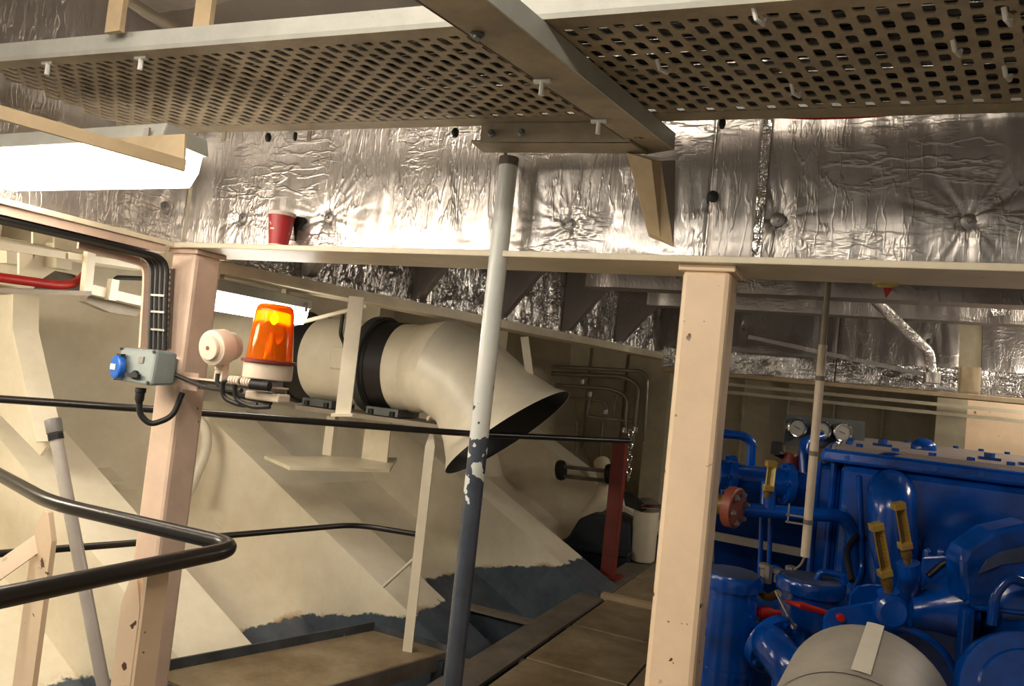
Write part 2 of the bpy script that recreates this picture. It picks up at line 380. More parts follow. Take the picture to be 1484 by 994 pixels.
# ---- girder along the hull, carrying the duct hangers
ga, gb_ = V((-2.80, 2.5, 1.95)), V((-1.50, 7.9, 1.95)); gd = (gb_-ga).normalized(); gn = V((gd.y, -gd.x, 0))
g3 = thing('deck_girder', lerp(ga, gb_, .5), 'foil-wrapped hull side girder above the cream ventilation duct', 'girder')
MB().bar(ga+V((0, 0, .012)), gb_+V((0, 0, .012)), .2, .024).build('bottom_flange', 'cream', g3)
MB().bar(ga+gn*.1+V((0, 0, .03)), gb_+gn*.1+V((0, 0, .03)), .012, .05).build('flange_edge', 'cream', g3)
for i in range(7):
    a, b = lerp(ga, gb_, i/7), lerp(ga, gb_, (i+.99)/7)
    foil_sheet('foil_sheet', a+V((0, 0, .03)), b+V((0, 0, .03)), a+V((0, 0, .95)), g3, [(.38, .12)], 60, 50, 'foil_crumple', .014, 50+i)
    # tripping bracket plate, square to the web
    p = lerp(ga, gb_, (i+.72)/7)+gn*.01
    MB().prism([p+V((0, 0, .08)), p+gn*.06+V((0, 0, .08)), p+gn*.55+V((0, 0, .62)), p+gn*.55+V((0, 0, .93)), p+V((0, 0, .93))], gd*.05).build('tripping_bracket', 'foil_shaded', g3)

# ---- far transverse foil girder on the right
FY = 6.2; zb = P(1280, 560, Y=FY).z
g4 = thing('deck_girder', (.6, FY, zb-.1), 'low foil-wrapped girder spanning behind the blue engine', 'girder')
for i, (a, b) in enumerate(((-1.5, -.2), (-.19, .60), (.74, 2.4))):
    foil_sheet('foil_sheet', (a, FY-.05, zb), (b, FY-.05, zb), (a, FY-.05, zb+.17), g4, [(.35, .1), (.8, .1)] if b-a > .9 else [(.4, .1)], 80, 16, 'foil_crumple', .014, 70+i)
    foil_sheet('foil_sheet', (a, FY-.02, zb+.17), (b, FY-.02, zb+.17), (a, FY+.25, 2.9), g4, [(.6, .2)], 60, 30, 'foil_shaded', .012, 80+i)
foil_sheet('foil_patch', (.605, FY-.06, zb), (.735, FY-.06, zb), (.605, FY-.06, zb+.19), g4, (), 14, 16, 'tan', .01, 90)
MB().bar(P(1085, 488, Y=FY-.1), P(1350, 545, Y=FY-.1), .05, .03).build('tape_batten', 'foil_shaded', g4)
MB().box((-1.5, FY-.06, zb-.035), (2.4, FY+.2, zb-.005)).build('bottom_flange', 'tan', g4)

# ---- pillars
def pillar(x0, y0, w, label, mat):
    t = thing('support_pillar', (x0+w/2, y0+w/2, ZF), label, 'pillar')
    MB().box((x0, y0, ZF-.02), (x0+w, y0+w, ZT-.035)).build('shaft', mat, t, bevel=.016)
    MB().box((x0-.012, y0-.008, ZT-.04), (x0+w+.012, y0+w+.01, ZT-.02)).build('cap_plate', mat, t, bevel=.004)
    MB().box((x0-.06, y0-.06, ZF), (x0+w+.06, y0+w+.06, ZF+.015)).build('base_plate', mat, t)
    return t
a, b = P(989, 395, Y=2.225), P(1060, 395, Y=2.225)
pr = pillar(a.x, 2.225, b.x-a.x, 'thick beige square pillar with brown paint chips beside the blue engine', 'pillar_beige')
b = P(285, 366, Y=2.225); pw = .14
pl = pillar(b.x-pw, 2.225, pw, 'pinkish beige square pillar carrying the grey socket box and amber beacon', 'pillar_pink')
PLX = b.x

# ============================================================ OVERHEAD PERFORATED CABLE WALKWAY
TU = V((math.cos(math.radians(3.9)), math.sin(math.radians(3.9)), 0)); TV = V((-TU.y, TU.x, 0)); TO = V((-.94, 1.46, 2.40)); TW = .64
def tp(u, v, z=0): return TO+TU*u+TV*v+V((0, 0, z))
tray = thing('cable_walkway', tp(0, .3), 'long perforated steel cable walkway hung overhead, full of holes', 'walkway')
def perforated(u0, u1, sk):
    vid = {}; b = MB()
    def vert(u, v):
        k = (round(u, 4), round(v, 4))
        if k not in vid: vid[k] = len(b.v); b.v.append(tp(u, v))
        return vid[k]
    hole = [(x+.279*y, y) for x, y in ((.0118, -.014), (.0118, .014), (.007, .0205), (-.007, .0205), (-.0118, .014), (-.0118, -.014), (-.007, -.0205), (.007, -.0205))]
    hr = .0287; nr = 20
    for r in range(nr):
        v = .045+hr*r
        c0 = int((u0)/.08)-3; c1 = int((u1)/.08)+4
        for c in range(c0, c1):
            u = c*.08+(.04 if r % 2 else 0)+.008*r
            lim0, lim1 = (u0 if u0 < -1 else u0+sk*v), u1+sk*v
            if u-.04 < lim0 or u+.04 > lim1: continue
            R_, T_, L_, B_ = vert(u+.04, v), vert(u+.008, v+hr), vert(u-.04, v), vert(u-.008, v-hr)
            k = len(b.v); b.v += [tp(u+x, v+y) for x, y in hole]; h = [k+i for i in range(8)]
            for f in ((R_, h[1], h[0]), (R_, T_, h[2], h[1]), (T_, h[3], h[2]), (T_, L_, h[4], h[3]), (L_, h[5], h[4]), (L_, B_, h[6], h[5]), (B_, h[7], h[6]), (B_, R_, h[0], h[7])):
                b.f.append(f[::-1]); b.sm.append(False)
    o = b.build('perforated_panel', 'tray_paint', tray)
    md = o.modifiers.new('thickness', 'SOLIDIFY'); md.thickness = .004; md.offset = -1
    return o
SK = .27
for (u0, u1) in ((-1.66, .10), (.13, 2.6)):
    perforated(u0, u1, SK)
    sl = 0 if u0 < -1 else SK
    for v0, v1 in ((0, .046), (.575, TW)):
        MB().hexa([tp(u0+sl*v0, v0, -.001), tp(u1+SK*v0, v0, -.001), tp(u1+SK*v1, v1, -.001), tp(u0+sl*v1, v1, -.001)],
                  [tp(u0+sl*v0, v0, .005), tp(u1+SK*v0, v0, .005), tp(u1+SK*v1, v1, .005), tp(u0+sl*v1, v1, .005)]).build('edge_strip', 'tray_paint', tray)
    MB().prism([tp(u0, 0, .0), tp(u0, -.004, .01), tp(u0, -.005, .052), tp(u0, .02, .056), tp(u0, .02, .05), tp(u0, .004, .046), tp(u0, .004, 0)], TU*(u1-u0)).build('edge_lip', 'lip_grey', tray)
    MB().hexa([tp(u0+sl*TW, TW-.004), tp(u1+SK*TW, TW-.004), tp(u1+SK*TW, TW), tp(u0+sl*TW, TW)], [tp(u0+sl*TW, TW-.004, .05), tp(u1+SK*TW, TW-.004, .05), tp(u1+SK*TW, TW, .05), tp(u0+sl*TW, TW, .05)]).build('edge_lip', 'lip_grey', tray)
# cross beam (channel) and transverse support angle
ZB = 2.345
l0, l1, r0, r1 = (P(*p, Z=ZB) for p in ((600, 0), (936, 224), (702, 0), (974, 218)))
l0 = l0+(l0-l1)*.35; r0 = r0+(r0-r1)*.35; up = V((0, 0, .052))
MB().hexa([l0, r0, r1, l1], [q+V((0, 0, .006)) for q in (l0, r0, r1, l1)]).build('cross_beam', 'tray_paint', tray, bevel=.002)
s = (r1-r0).normalized().cross(V((0, 0, 1)))*.006
MB().hexa([r0, r0+s, r1+s, r1], [q+up for q in (r0, r0+s, r1+s, r1)]).build('beam_web', 'lip_grey', tray)
MB().hexa([l0, l0+s, l1+s, l1], [q+up for q in (l0, l0+s, l1+s, l1)]).build('beam_web', 'tray_paint', tray)
MB().lathe(P(692, 49, Z=ZB), (0, 0, -1), [(0, .016), (.004, .016), (.006, .010), (.012, .009)], 12).build('bolt', 'grey_steel', tray)
ZA = 2.335
c = [P(*p, Z=ZA) for p in ((683, 206), (912, 206), (938, 223), (700, 221))]
MB().hexa(c[::-1], [q+V((0, 0, .007)) for q in c[::-1]]).build('support_angle', 'tray_paint', tray)
MB().hexa([c[0]+V((.03, 0, 0)), c[1], c[1]+V((0, .007, 0)), c[0]+V((.03, .007, 0))], [q+V((0, 0, .06)) for q in (c[0]+V((.03, 0, 0)), c[1], c[1]+V((0, .007, 0)), c[0]+V((.03, .007, 0)))]).build('support_angle', 'tray_paint', tray)
for q in ((712, 193), (756, 192)): MB().lathe(P(*q, Y=c[0].y-.001), (0, -1, 0), [(0, .012), (.004, .012), (.006, .007), (.012, .007)], 10).build('bolt', 'grey_steel', tray)
# T-shaped hold-down clips, strap ends, knobs
for q, zz in (((205, 84), 2.395), ((70, 92), 2.395), ((786, 118), 2.34), ((868, 176), 2.34)):
    p = P(*q, Z=zz)
    MB().bar(p-TU*.022, p+TU*.022, .012, .008).tube([p, p-V((0, 0, .035))], .007, 8).build('hold_down_clip', 'white_plastic', tray)
for q in ((325, 190), (449, 190)):
    p = P(*q, Z=2.40); MB().bar(p, p-V((0, 0, .035)), .016, .004, up=(0, 1, 0)).build('strap_end', 'tray_paint', tray)
for q, r in (((660, 190), .012), ((389, 197), .011), ((428, 196), .007), ((1047, 176), .010)):
    p = P(*q, Z=2.395); MB().lathe(p, (0, 0, -1), [(-.01, .006), (0, r), (.01, r), (.02, r*.6)], 10).build('end_knob', 'black', tray)
for q in ((1096, 22), (1384, 68), (1458, 105), (1458, 22), (785, 55), (956, 95), (1150, 130)):
    p = P(*q, Z=2.39); MB().tube([p+V((-.006, -.01, .012)), p+V((0, 0, -.008)), p+V((.012, .03, -.006)), p+V((.014, .04, .01))], .005, 6).build('cable_tie', 'white_plastic', tray)
# hangers up to the deck
for q in (158, 286):
    p = P(q, 38, Z=2.45); MB().box((p.x-.03, p.y+.01, 2.44), (p.x+.03, p.y+.025, 2.895)).build('hanger_bar', 'tan', tray)
# cables added in the walkway to make its holes dark
for i in range(15):
    v = .06+.036*i; pts = []
    for k in range(24):
        u = -1.55+4.1*k/23; pts.append(tp(u+SK*v, v+.006*NZ.noise(V((u*1.7, i*3.1, 0))), .021+.012*(i % 2)+.004*NZ.noise(V((u*2, i, 4)))))
    tag(MB().tube(pts, .0135, 8).build('cable', ('cable_black', 'cable_black', 'cable_grey')[i % 3]), ('grey' if i % 3 == 2 else 'black')+' added cable darkening the holes of the perforated overhead walkway', 'cable', ('grey' if i % 3 == 2 else 'black')+' added cables in the overhead walkway')
pts = [P(x, y, Y=2.2) for x, y in ((1020, 160), (1100, 167), (1180, 171), (1260, 168), (1340, 160), (1420, 150))]
tag(MB().tube(fillet(pts, .05), .006, 8).build('red_cable', 'red'), 'thin red cable sagging below the far edge of the walkway', 'cable')

# support pole under the walkway
pt = P(738, 228, Z=ZA); dpt = (pt-EYE).dot(FW); pr_ = 27.4/2/FPX*dpt
po = thing('support_pole', (pt.x, pt.y, ZF), 'slim round pole, white above flaking to blue grey below, under the walkway', 'pole')
MB().tube([(pt.x, pt.y, ZF), (pt.x, pt.y, pt.z-.002)], pr_, 24).build('shaft', 'pole_paint', po)
MB().lathe((pt.x, pt.y, pt.z-.03), (0, 0, 1), [(0, pr_+.0012), (.0285, pr_+.0012)], 24).build('rusty_collar', 'deck_grey', po)
MB().lathe((pt.x, pt.y, ZF), (0, 0, 1), [(0, .07), (.01, .07)], 24).build('base_plate', 'pole_paint', po)

# ============================================================ LAMPS
def fixture(p0, p1, w, hd, hh, em, label, group=None, z0=0):
    """fluorescent fitting hanging between two points; z of the points is the joint of housing and diffuser"""
    p0, p1 = V(p0), V(p1); d = (p1-p0).normalized(); s = d.cross(V((0, 0, 1))).normalized()
    t = thing('fluorescent_lamp', lerp(p0, p1, .5)-V((0, 0, hd)), label, 'lamp', group)
    def sec(p, a, b, z): return [p-s*a, p+s*a]
    hs = MB(); hs.hexa([p0-s*w/2, p0+s*w/2, p1+s*w/2, p1-s*w/2], [q+V((0, 0, hh)) for q in (p0-s*w*.42, p0+s*w*.42, p1+s*w*.42, p1-s*w*.42)])
    hs.build('housing', 'lip_grey', t, bevel=.006)
    e = d*.02; zz = V((0, 0, hd)); k = .46
    prof = [(-k, 0), (-k*.92, -.5), (-k*.6, -1), (k*.6, -1), (k*.92, -.5), (k, 0)]
    a = [p0+e+s*w*x+zz*y for x, y in prof]; MB().prism(a, p1-p0-e*2).build('diffuser', em, t)
    for u in (.06, .94):
        for sd in (-1, 1):
            c = lerp(p0, p1, u)+s*sd*(w/2+.004); MB().bar(c-V((0, 0, .02)), c+V((0, 0, .03)), .02, .006, up=s).build('clip', 'galv', t)
    return t
z1 = P(240, 275, Y=1.56).z; z2 = P(60, 212, Y=1.44).z
xr = P(264, 255, Y=1.5).x
fixture((-2.62, 1.5, z1+.10), (xr, 1.5, z1+.10), .17, .10, .05, 'tube_warm', 'glowing fluorescent lamp under the walkway near the red cup')
b0, b1 = P(0, 163, Y=1.0), P(268, 240, Y=1.38)
lb = thing('lamp_bracket', lerp(b0, b1, .5), 'tan angle iron bracket slanting in front of the bright lamp', 'bracket')
bb0 = b0+(b0-b1)*.6
MB().bar(bb0, b1, .012, .03).build('angle_iron', 'tan', lb); MB().bar(bb0+V((-.015, 0, .012)), b1+V((-.015, 0, .012)), .035, .006).build('angle_iron', 'tan', lb)
MB().prism([P(x, y, Y=1.40) for x, y in ((160, 200), (268, 194), (266, 238), (246, 236))], (0, .006, 0)).build('gusset', 'tan', lb)
p0, p1 = P(318, 424, X=-2.74), P(436, 452, X=-2.74)
fixture((-2.74, p0.y-.35, p0.z), (-2.74, p1.y, p0.z), .15, .085, .055, 'tube_white', 'glowing fluorescent lamp behind the amber beacon, hung below the hull girder')
LZ = p0.z+.055
lh = thing('lamp_hanger', (-2.74, 2.8, LZ), 'short pair of steel straps holding the lamp behind the beacon', 'bracket')
for y in (2.6, 3.05): MB().box((-2.755, y-.015, LZ), (-2.725, y+.015, 1.95)).build('strap', 'cream', lh)
# fittings out of view: the first behind the viewpoint, others added to brighten hull and engine
fixture((-1.5, .38, 2.82), (-.1, .38, 2.82), .17, .08, .05, 'tube_unseen', 'fluorescent lamp on the deck head running across the passage')
fixture((-2.3, -.9, 2.62), (-2.3, .3, 2.62), .17, .10, .05, 'tube_unseen', 'added unseen lamp beside the foil-clad girder, brightening the hull frames')
fixture((1.65, 3.5, 2.5), (1.65, 4.3, 2.5), .17, .10, .05, 'tube_unseen', 'added unseen lamp brightening the far side of the blue engine')
fixture((1.7, 5.0, 2.4), (1.7, 5.9, 2.4), .17, .10, .05, 'tube_unseen', 'added unseen lamp between the blue engine and the far foil girder')
fixture((1.9, 6.9, 2.3), (1.9, 7.9, 2.3), .17, .10, .05, 'tube_unseen', 'added unseen lamp brightening the pale panel of the back bulkhead')
fixture((-3.85, 1.0, 2.0), (-2.82, 1.0, 2.0), .2, .13, .05, 'tube_added', 'added unseen lamp on the hull side, brightening the frame webs')

# ============================================================ HANDRAILS
HZ = 1.143
r1_ = thing('handrail', (-1.8, 1.4, ZF), 'black corner handrail with a hairpin bend on pointed beige stanchions', 'handrail')
pts = [P(-160, 600, Z=HZ), P(74, 729, Z=HZ), P(352, 793, Z=HZ), P(0, 866, Z=HZ), P(-260, 920, Z=HZ)]
a = fillet(pts[:3], .12)[:-1]
MB().tube(a[:-0 or None]+fillet([a[-1], pts[2], pts[3], pts[4]], .09, 10)[1:], .0192, 16).build('top_rail', 'black_rail', r1_)
def stanchion(parent, top, zb, w, dirv, mat, th=.012, ang=0):
    top = V(top); d = V(dirv).normalized(); n = d.cross(V((0, 0, 1)))*th; b = V((top.x, top.y, zb))
    MB().prism([b-d*w/2, b+d*w/2, V((0, 0, top.z-.07-zb))+b+d*w/2, top+d*w*.12, top-d*w*.12, V((0, 0, top.z-.07-zb))+b-d*w/2], n).build('stanchion', mat, parent)
    if ang: MB().prism([b-d*w/2, b-d*w/2-n*ang, top-d*w/2-n*ang-V((0, 0, .1)), top-d*w/2-V((0, 0, .07))], d*th).build('stanchion', mat, parent)
s1 = P(74, 741, Z=HZ-.02); stanchion(r1_, s1, ZF, .092, (1, -.1, 0), 'pillar_beige', .014)
s2 = P(217, 831, Z=HZ-.02); stanchion(r1_, s2+V((-.03, .0, 0)), ZF, .055, (1, .0, 0), 'pillar_beige', .012)
MB().box((s2.x-.006, s2.y-.01, ZF), (s2.x+.006, s2.y+.045, HZ-.01)).build('stanchion', 'pillar_beige', r1_)
MB().bar(P(58, 785, d=2.05), P(-60, 868, d=1.9), .045, .012, up=FW).build('brace', 'pillar_beige', r1_)
RZ = 1.31
r2_ = thing('handrail', (-2.2, 3.2, .19), 'thin black handrail running along the hull side past the duct mouth', 'handrail')
pts = [P(-120, 570, Z=RZ), P(290, 598, Z=RZ), P(622, 624, Z=RZ), P(690, 629, Z=RZ), P(912, 639, Z=RZ)]
MB().tube(pts, .0165, 12).build('top_rail', 'black_rail', r2_)
pts = [P(-120, 812, Z=.75), P(0, 802, Z=.75), P(270, 781, Z=.75), P(515, 760, Z=.75), P(603, 774, Z=.75)]
MB().tube(fillet(pts, .12), .0145, 12).build('middle_rail', 'black_rail', r2_)
s3 = P(626, 626, Z=RZ-.01); stanchion(r2_, s3, .19, .05, (1, .25, 0), 'cream_clean', .01, 2.6)
MB().tube([P(604, 806, Z=.62), P(556, 850, Z=.36)], .009, 8).build('brace', 'cream_clean', r2_)
# raised platform
PZ = .19
plt = thing('platform', (-2.2, 2.8, ZF), 'raised chequer plate platform with dark toe board below the thin black handrail', 'platform')
q = [P(240, 972, Z=PZ), P(541, 913, Z=PZ), P(650, 944, Z=PZ), P(455, 1000, Z=PZ)]
bk = (q[1]-q[0]).normalized(); q0 = q[0]-bk*.06; fr = (q[2]-q[3]).normalized(); q3 = q[3]-fr*.34
MB().hexa([q0-V((0, 0, .012)), q3-V((0, 0, .012)), q[2]-V((0, 0, .012)), q[1]-V((0, 0, .012))], [q0, q3, q[2], q[1]]).build('deck_plate', 'chequer', plt)
for a, b, hgt in ((q0, q[1], .045), (q[1], q[2], .03)): MB().bar(a+V((0, 0, hgt/2)), b+V((0, 0, hgt/2)), .012, hgt).build('toe_board', 'toe_board', plt)
MB().bar(q3-V((0, 0, .04)), q[2]-V((0, 0, .04)), .014, .08).build('fascia', 'deck_grey', plt)
for p in (q[2]-bk*.05, q3): MB().box((p.x-.03, p.y-.03, -.5), (p.x+.03, p.y+.03, PZ-.03)).build('leg', 'bilge_blue', plt)
# leaning grey pipe with cap
a, b = P(77, 612, Y=1.78), P(150, 994, Y=1.86); b = b+(b-a)*((b.z-.11)/(a.z-b.z)); d = (b-a).normalized()
gp_ = thing('leaning_pipe', b, 'leaning silver grey pipe with screwed end cap behind the hairpin handrail', 'pipe')
MB().tube([a, b], .021, 18).build('tube', 'pipe_silver', gp_)
MB().lathe(a-d*.012, d, [(0, .024), (.004, .027), (.05, .027), (.052, .023)], 16).build('end_cap', 'cable_grey', gp_)
MB().lathe(a+d*.042, d, [(0, .025), (.02, .025)], 16).build('clamp_ring', 'black', gp_)

# ============================================================ THINGS ON AND AROUND THE LEFT PILLAR
PF = 2.222                                              # front face of the pillar
# red paper cup on the girder flange
c = P(404, 351, Y=2.226); c.z = ZT
cp_ = thing('paper_cup', c, 'red paper cup with white rim standing on the girder flange', 'cup')
MB().lathe(c, (0, 0, 1), [(0.003, .034), (.004, .0355), (.122, .050)], 28).build('body', 'cup_red', cp_)
MB().lathe(c, (0, 0, 1), [(0, .0345), (.005, .0358), (.005, .0345)], 28).build('base_rim', 'paper_white', cp_)
MB().lathe(c, (0, 0, 1), [(.116, .0502), (.121, .052), (.126, .0525), (.130, .0515), (.126, .0475)], 28, False).build('rolled_rim', 'paper_white', cp_)
a = (EYE-c); a.z = 0; th0 = math.atan2(a.y, a.x)
def on_cup(th, z): r = .0355+.0145*(z/.122)+.0009; return c+V((r*math.cos(th), r*math.sin(th), z))
MB().add([on_cup(th0+.52+.02*z/.12, z) for z in ()] or [on_cup(th0-.30+.012*i, z) for z in (.062, .118) for i in range(3)], [(0, 1, 4, 3), (1, 2, 5, 4)]).build('printed_line', 'flange_rust', cp_)
for z0, w0, n0 in ((.058, -1.0, 10), (.081, -1.1, 4), (.075, -.98, 3)):
    MB().add([on_cup(th0+w0+.05*i, z) for z in (z0, z0+.006) for i in range(n0)], [(i, i+1, n0+i+1, n0+i) for i in range(n0-1)]).build('printed_mark', 'paper_white', cp_)
tag(MB().prism([P(x, y, Y=2.278) for x, y in ((427, 349), (425, 322), (430, 313), (440, 315), (442, 321), (434, 326), (430, 335))], (0, .008, 0)).build('tape_scrap', 'black'), 'dark scrap of tape beside the red cup', 'tape')

# grey socket box with blue socket and rotary switch
yf = 2.04; xr_ = P(222, 530, Y=yf).x; xl_ = P(166, 530, Y=yf).x; zt_ = P(222, 506, Y=yf).z; zb_ = P(222, 560, Y=yf).z
sb = thing('socket_box', (xl_, yf, zb_), 'grey electrical socket box with round blue socket on the pinkish pillar', 'socket box')
b = MB(); b.hexa([(xl_, yf, zb_+.004), (xr_, yf, zb_), (xr_+.012, yf+.1, zb_+.008), (xl_, yf+.1, zb_+.008)], [(xl_+.006, yf+.012, zt_-.006), (xr_-.004, yf+.012, zt_), (xr_+.008, yf+.1, zt_-.006), (xl_+.006, yf+.1, zt_-.006)])
b.build('casing', 'grey_box', sb, bevel=.010)
for (u, v) in ((.93, .08), (.93, .93), (.07, .93), (.07, .08)):
    p = lerp((xl_, yf-.001, zb_), (xr_, yf-.001, zb_), u); p.z = zb_+(zt_-zb_)*v; p.y += .012*v-.001
    MB().lathe(p, (0, -1, 0), [(0, .007), (.003, .007), (.004, .004)], 10).build('screw', 'black', sb)
p = P(174, 532, Y=yf-.002)
so = MB().lathe(p, (-.25, -1, 0), [(0, .046), (.016, .046), (.02, .043), (.022, .036)], 24).build('blue_socket', 'socket_blue', sb)
MB().box((p.x-.022, yf-.028, p.z-.011), (p.x+.004, yf-.024, p.z+.011)).build('socket_label', 'paper_white', so)
MB().box((p.x-.004, yf-.02, p.z+.044), (p.x+.02, yf-.0, p.z+.052)).build('socket_hinge', 'black', so)
p = P(197, 543, Y=yf); kn_ = MB().lathe(p, (0, -1, 0), [(0, .017), (.008, .017), (.012, .014)], 16).build('rotary_switch', 'black', sb)
MB().bar(p+V((-.034, -.014, -.002)), p+V((.034, -.014, -.003)), .016, .014).build('switch_handle', 'black', kn_)
p = P(203, 521, Y=yf); MB().box((p.x-.013, yf+.003, p.z-.014), (p.x+.013, yf+.008, p.z+.012)).build('nameplate', 'galv', sb)
p = P(204, 564, Y=yf+.04)
gl = MB().lathe(p, (0, 0, -1), [(-.005, .02), (.012, .02), (.014, .017), (.04, .017), (.055, .011)], 16).build('cable_gland', 'black', sb)
MB().tube(fillet([p-V((0, 0, .04)), p+V((.0, .01, -.10)), p+V((.03, .04, -.135)), p+V((.075, .1, -.10)), p+V((.09, .12, .0))], .05), .0115, 10).build('supply_cable', 'cable_black', sb)
MB().box((xr_-.13, yf+.098, zb_+.02), (xr_-.08, PF-.002, zt_-.03)).build('mounting_plate', 'grey_box', sb)

# black cable run: along the girder ledge, bending down the pillar in a cream channel
zc = ZT-.095
def cable_pts(off, zo):
    return fillet([V((-2.60-off, -1.4, zc+zo)), V((-2.60-off, 1.9, zc+zo)), V((-2.60-off, 2.17, zc+zo)), V((-2.61-off*.2, 2.175-off, zc-.18)), P(236+off*300, 500, Y=2.175)], .14, 8)
for i in range(4):
    a = P(0, 318+i, X=-2.6)
    pts = fillet([(-2.68+.024*i, -1.4, ZT-.0635), (-2.68+.024*i, 1.92, ZT-.0635), V((P(222+7*i, 370, Y=2.15).x, 2.15, ZT-.075)), V((P(222+7*i, 400, Y=2.16).x, 2.16, P(222, 420, Y=2.16).z)), V((P(218+7*i, 500, Y=2.17).x, 2.17, P(218, 506, Y=2.17).z))], .12, 8)
    tag(MB().tube(pts, .0105, 8).build('cable', 'cable_black'), 'black cable curving from the girder down to the grey socket box', 'cable', 'cables down the pinkish pillar')
ch = thing('cable_channel', P(230, 500, Y=2.19), 'cream curved cable channel beside the pinkish pillar', 'channel')
pts = fillet([(-2.69, 1.86, ZT-.082), V((P(214, 372, Y=2.15).x, 2.15, ZT-.10)), V((P(213, 410, Y=2.16).x, 2.16, P(213, 420, Y=2.16).z)), V((P(207, 500, Y=2.17).x, 2.17, P(207, 504, Y=2.17).z))], .12, 8)
bb = MB()
for a, b in zip(pts, pts[1:]): bb.bar(a, b, .012, .03, up=(0, 1, .3))
bb.build('channel_side', 'pillar_pink', ch)
p0 = V((P(248, 395, Y=PF).x, PF-.001, P(248, 390, Y=PF).z)); p1 = V((P(240, 505, Y=PF).x+.012, PF-.001, P(240, 505, Y=PF).z))
MB().bar(p0, p1, .035, .006, up=(0, 1, 0)).build('channel_back', 'deck_grey', ch)
for i in range(14):
    q = lerp(p0, p1, (i+.5)/14); MB().lathe(q+V((0, -.003, 0)), (0, -1, 0), [(0, .006), (.004, .006)], 8).build('rivet', 'pillar_pink', ch)
for y in (428, 452, 478):
    q = P(231, y, Y=2.15); MB().bar(q-V((.045, 0, 0)), q+V((.03, 0, 0)), .008, .008).build('cable_tie', 'galv', ch)

# bracket arm with horn and amber beacon
ar = thing('bracket_arm', P(280, 550, Y=2.2), 'steel angle arm on the pillar holding the horn and amber beacon', 'bracket')
a, b = P(274, 547, Y=PF-.006), P(410, 563, Y=2.10)
MB().bar(a, b, .05, .006).build('top_flange', 'pillar_pink', ar); MB().bar(a+V((0, .02, -.022)), b+V((0, .02, -.022)), .006, .04).build('web', 'galv', ar)
MB().bar(lerp(a, b, .70)+V((0, 0, -.035)), b+V((.012, 0, -.035)), .055, .03).build('end_block', 'horn_white', ar, bevel=.006)
MB().box((a.x-.03, PF-.006, a.z-.05), (a.x+.05, PF, a.z+.02)).build('wall_plate', 'pillar_pink', ar)
def on_arm(u, dz=0): return lerp(a, b, u)+V((0, 0, .003+dz))
# amber rotating beacon
bc = P(388, 541, Y=2.105); bc.z = max(bc.z, on_arm(.85).z+.03)
be = thing('beacon', on_arm(.85), 'amber rotating beacon lamp on cream base', 'beacon')
ax = V((0, 0, 1)); B0 = bc-V((0, 0, .022))
MB().lathe(B0, ax, [(0, .082), (.004, .086), (.055, .086), (.058, .080)], 32).build('base', 'horn_white', be)
MB().lathe(B0+V((0, 0, .058)), ax, [(0, .096), (.010, .096), (.013, .088), (.013, .07)], 32).build('dome_ring', 'oxide_red', be)
Z0 = B0+V((0, 0, .068))
prof = [(0, .082), (.10, .074), (.175, .067), (.192, .062), (.20, .052), (.204, .0)]
inner = [(.200, .0), (.196, .050), (.188, .059), (.172, .064), (.10, .071), (0, .079)]
MB().lathe(Z0, ax, prof+inner, 36, False).build('amber_dome', 'amber', be)
MB().lathe(Z0, ax, [(.0, .026), (.06, .022), (.075, .012), (.10, .012)], 16).build('lamp_holder', 'reflector', be)
vw = (EYE-Z0); vw.z = 0; vw.normalize()
MB().lathe(Z0+V((0, 0, .095))-vw*.02+V((-.01, 0, 0)), vw, [(0, .02), (.015, .040), (.03, .048), (.031, .045), (.016, .012)], 24).build('mirror', 'reflector', be)
emis('beacon_bulb', (255, 170, 60), 14); MB().lathe(Z0+V((0, 0, .13)), ax, [(0, .004), (.01, .014), (.03, .014), (.042, .004)], 12).build('bulb', 'beacon_bulb', be)
for u in (.70, .80):
    p = V((lerp(a, b, u).x, bc.y-.07, B0.z-.002))
    g0 = MB()
    for k in range(4): g0.lathe(p+V((.012*k-.01, 0, -.012)), (1, 0, 0), [(0, .012), (.003, .016), (.008, .016), (.011, .012)], 12)
    g0.build('cable_gland', 'horn_white', be)
    MB().tube(fillet([p+V((-.01, 0, -.012)), p+V((-.045, 0, -.02)), p+V((-.045, .01, -.08)), p+V((.02, .03, -.10)), p+V((.09, .04, -.09))], .03), .0085, 8).build('cable', 'cable_black', be)
MB().tube([B0+V((.0, -.075, -.02)), B0+V((.07, -.06, -.02))], .018, 12).build('conduit_box', 'black', be)
MB().box((B0.x-.05, B0.y-.05, on_arm(.85).z-.002), (B0.x+.05, B0.y+.03, B0.z)).build('foot', 'galv', be)
# horn sounder
hc = P(306, 504, Y=2.07); hx = (-RT*.42-FW*.9-UP*.05).normalized()
ho = thing('horn', on_arm(.25), 'round cream horn sounder beside the amber beacon', 'horn')
MB().lathe(hc-hx*.11, hx, [(0, .045), (.004, .052), (.045, .060), (.05, .067), (.10, .067), (.108, .064), (.11, .056), (.112, .054)], 32).build('body', 'horn_white', ho)
MB().lathe(hc, hx, [(0, .0545), (.001, .053), (.001, .05)], 32).build('groove', 'black', ho)
MB().lathe(hc, hx, [(0, .046), (.012, .046), (.016, .043), (.017, .0)], 32).build('front_disc', 'horn_white', ho)
MB().lathe(hc+hx*.0175, hx, [(0, .008), (.001, .008)], 14).build('red_mark', 'flange_rust', ho)
p = hc-hx*.05-V((0, 0, .064)); MB().lathe(p, (0, 0, -1), [(0, .016), (.02, .016), (.022, .013), (.035, .013)], 14).build('cable_gland', 'horn_white', ho)
MB().tube(fillet([p-V((0, 0, .03)), p-V((0, 0, .075)), p+V((.05, .02, -.105)), p+V((.16, .04, -.115)), p+V((.24, .03, -.12))], .04), .0095, 10).build('cable', 'cable_black', ho)
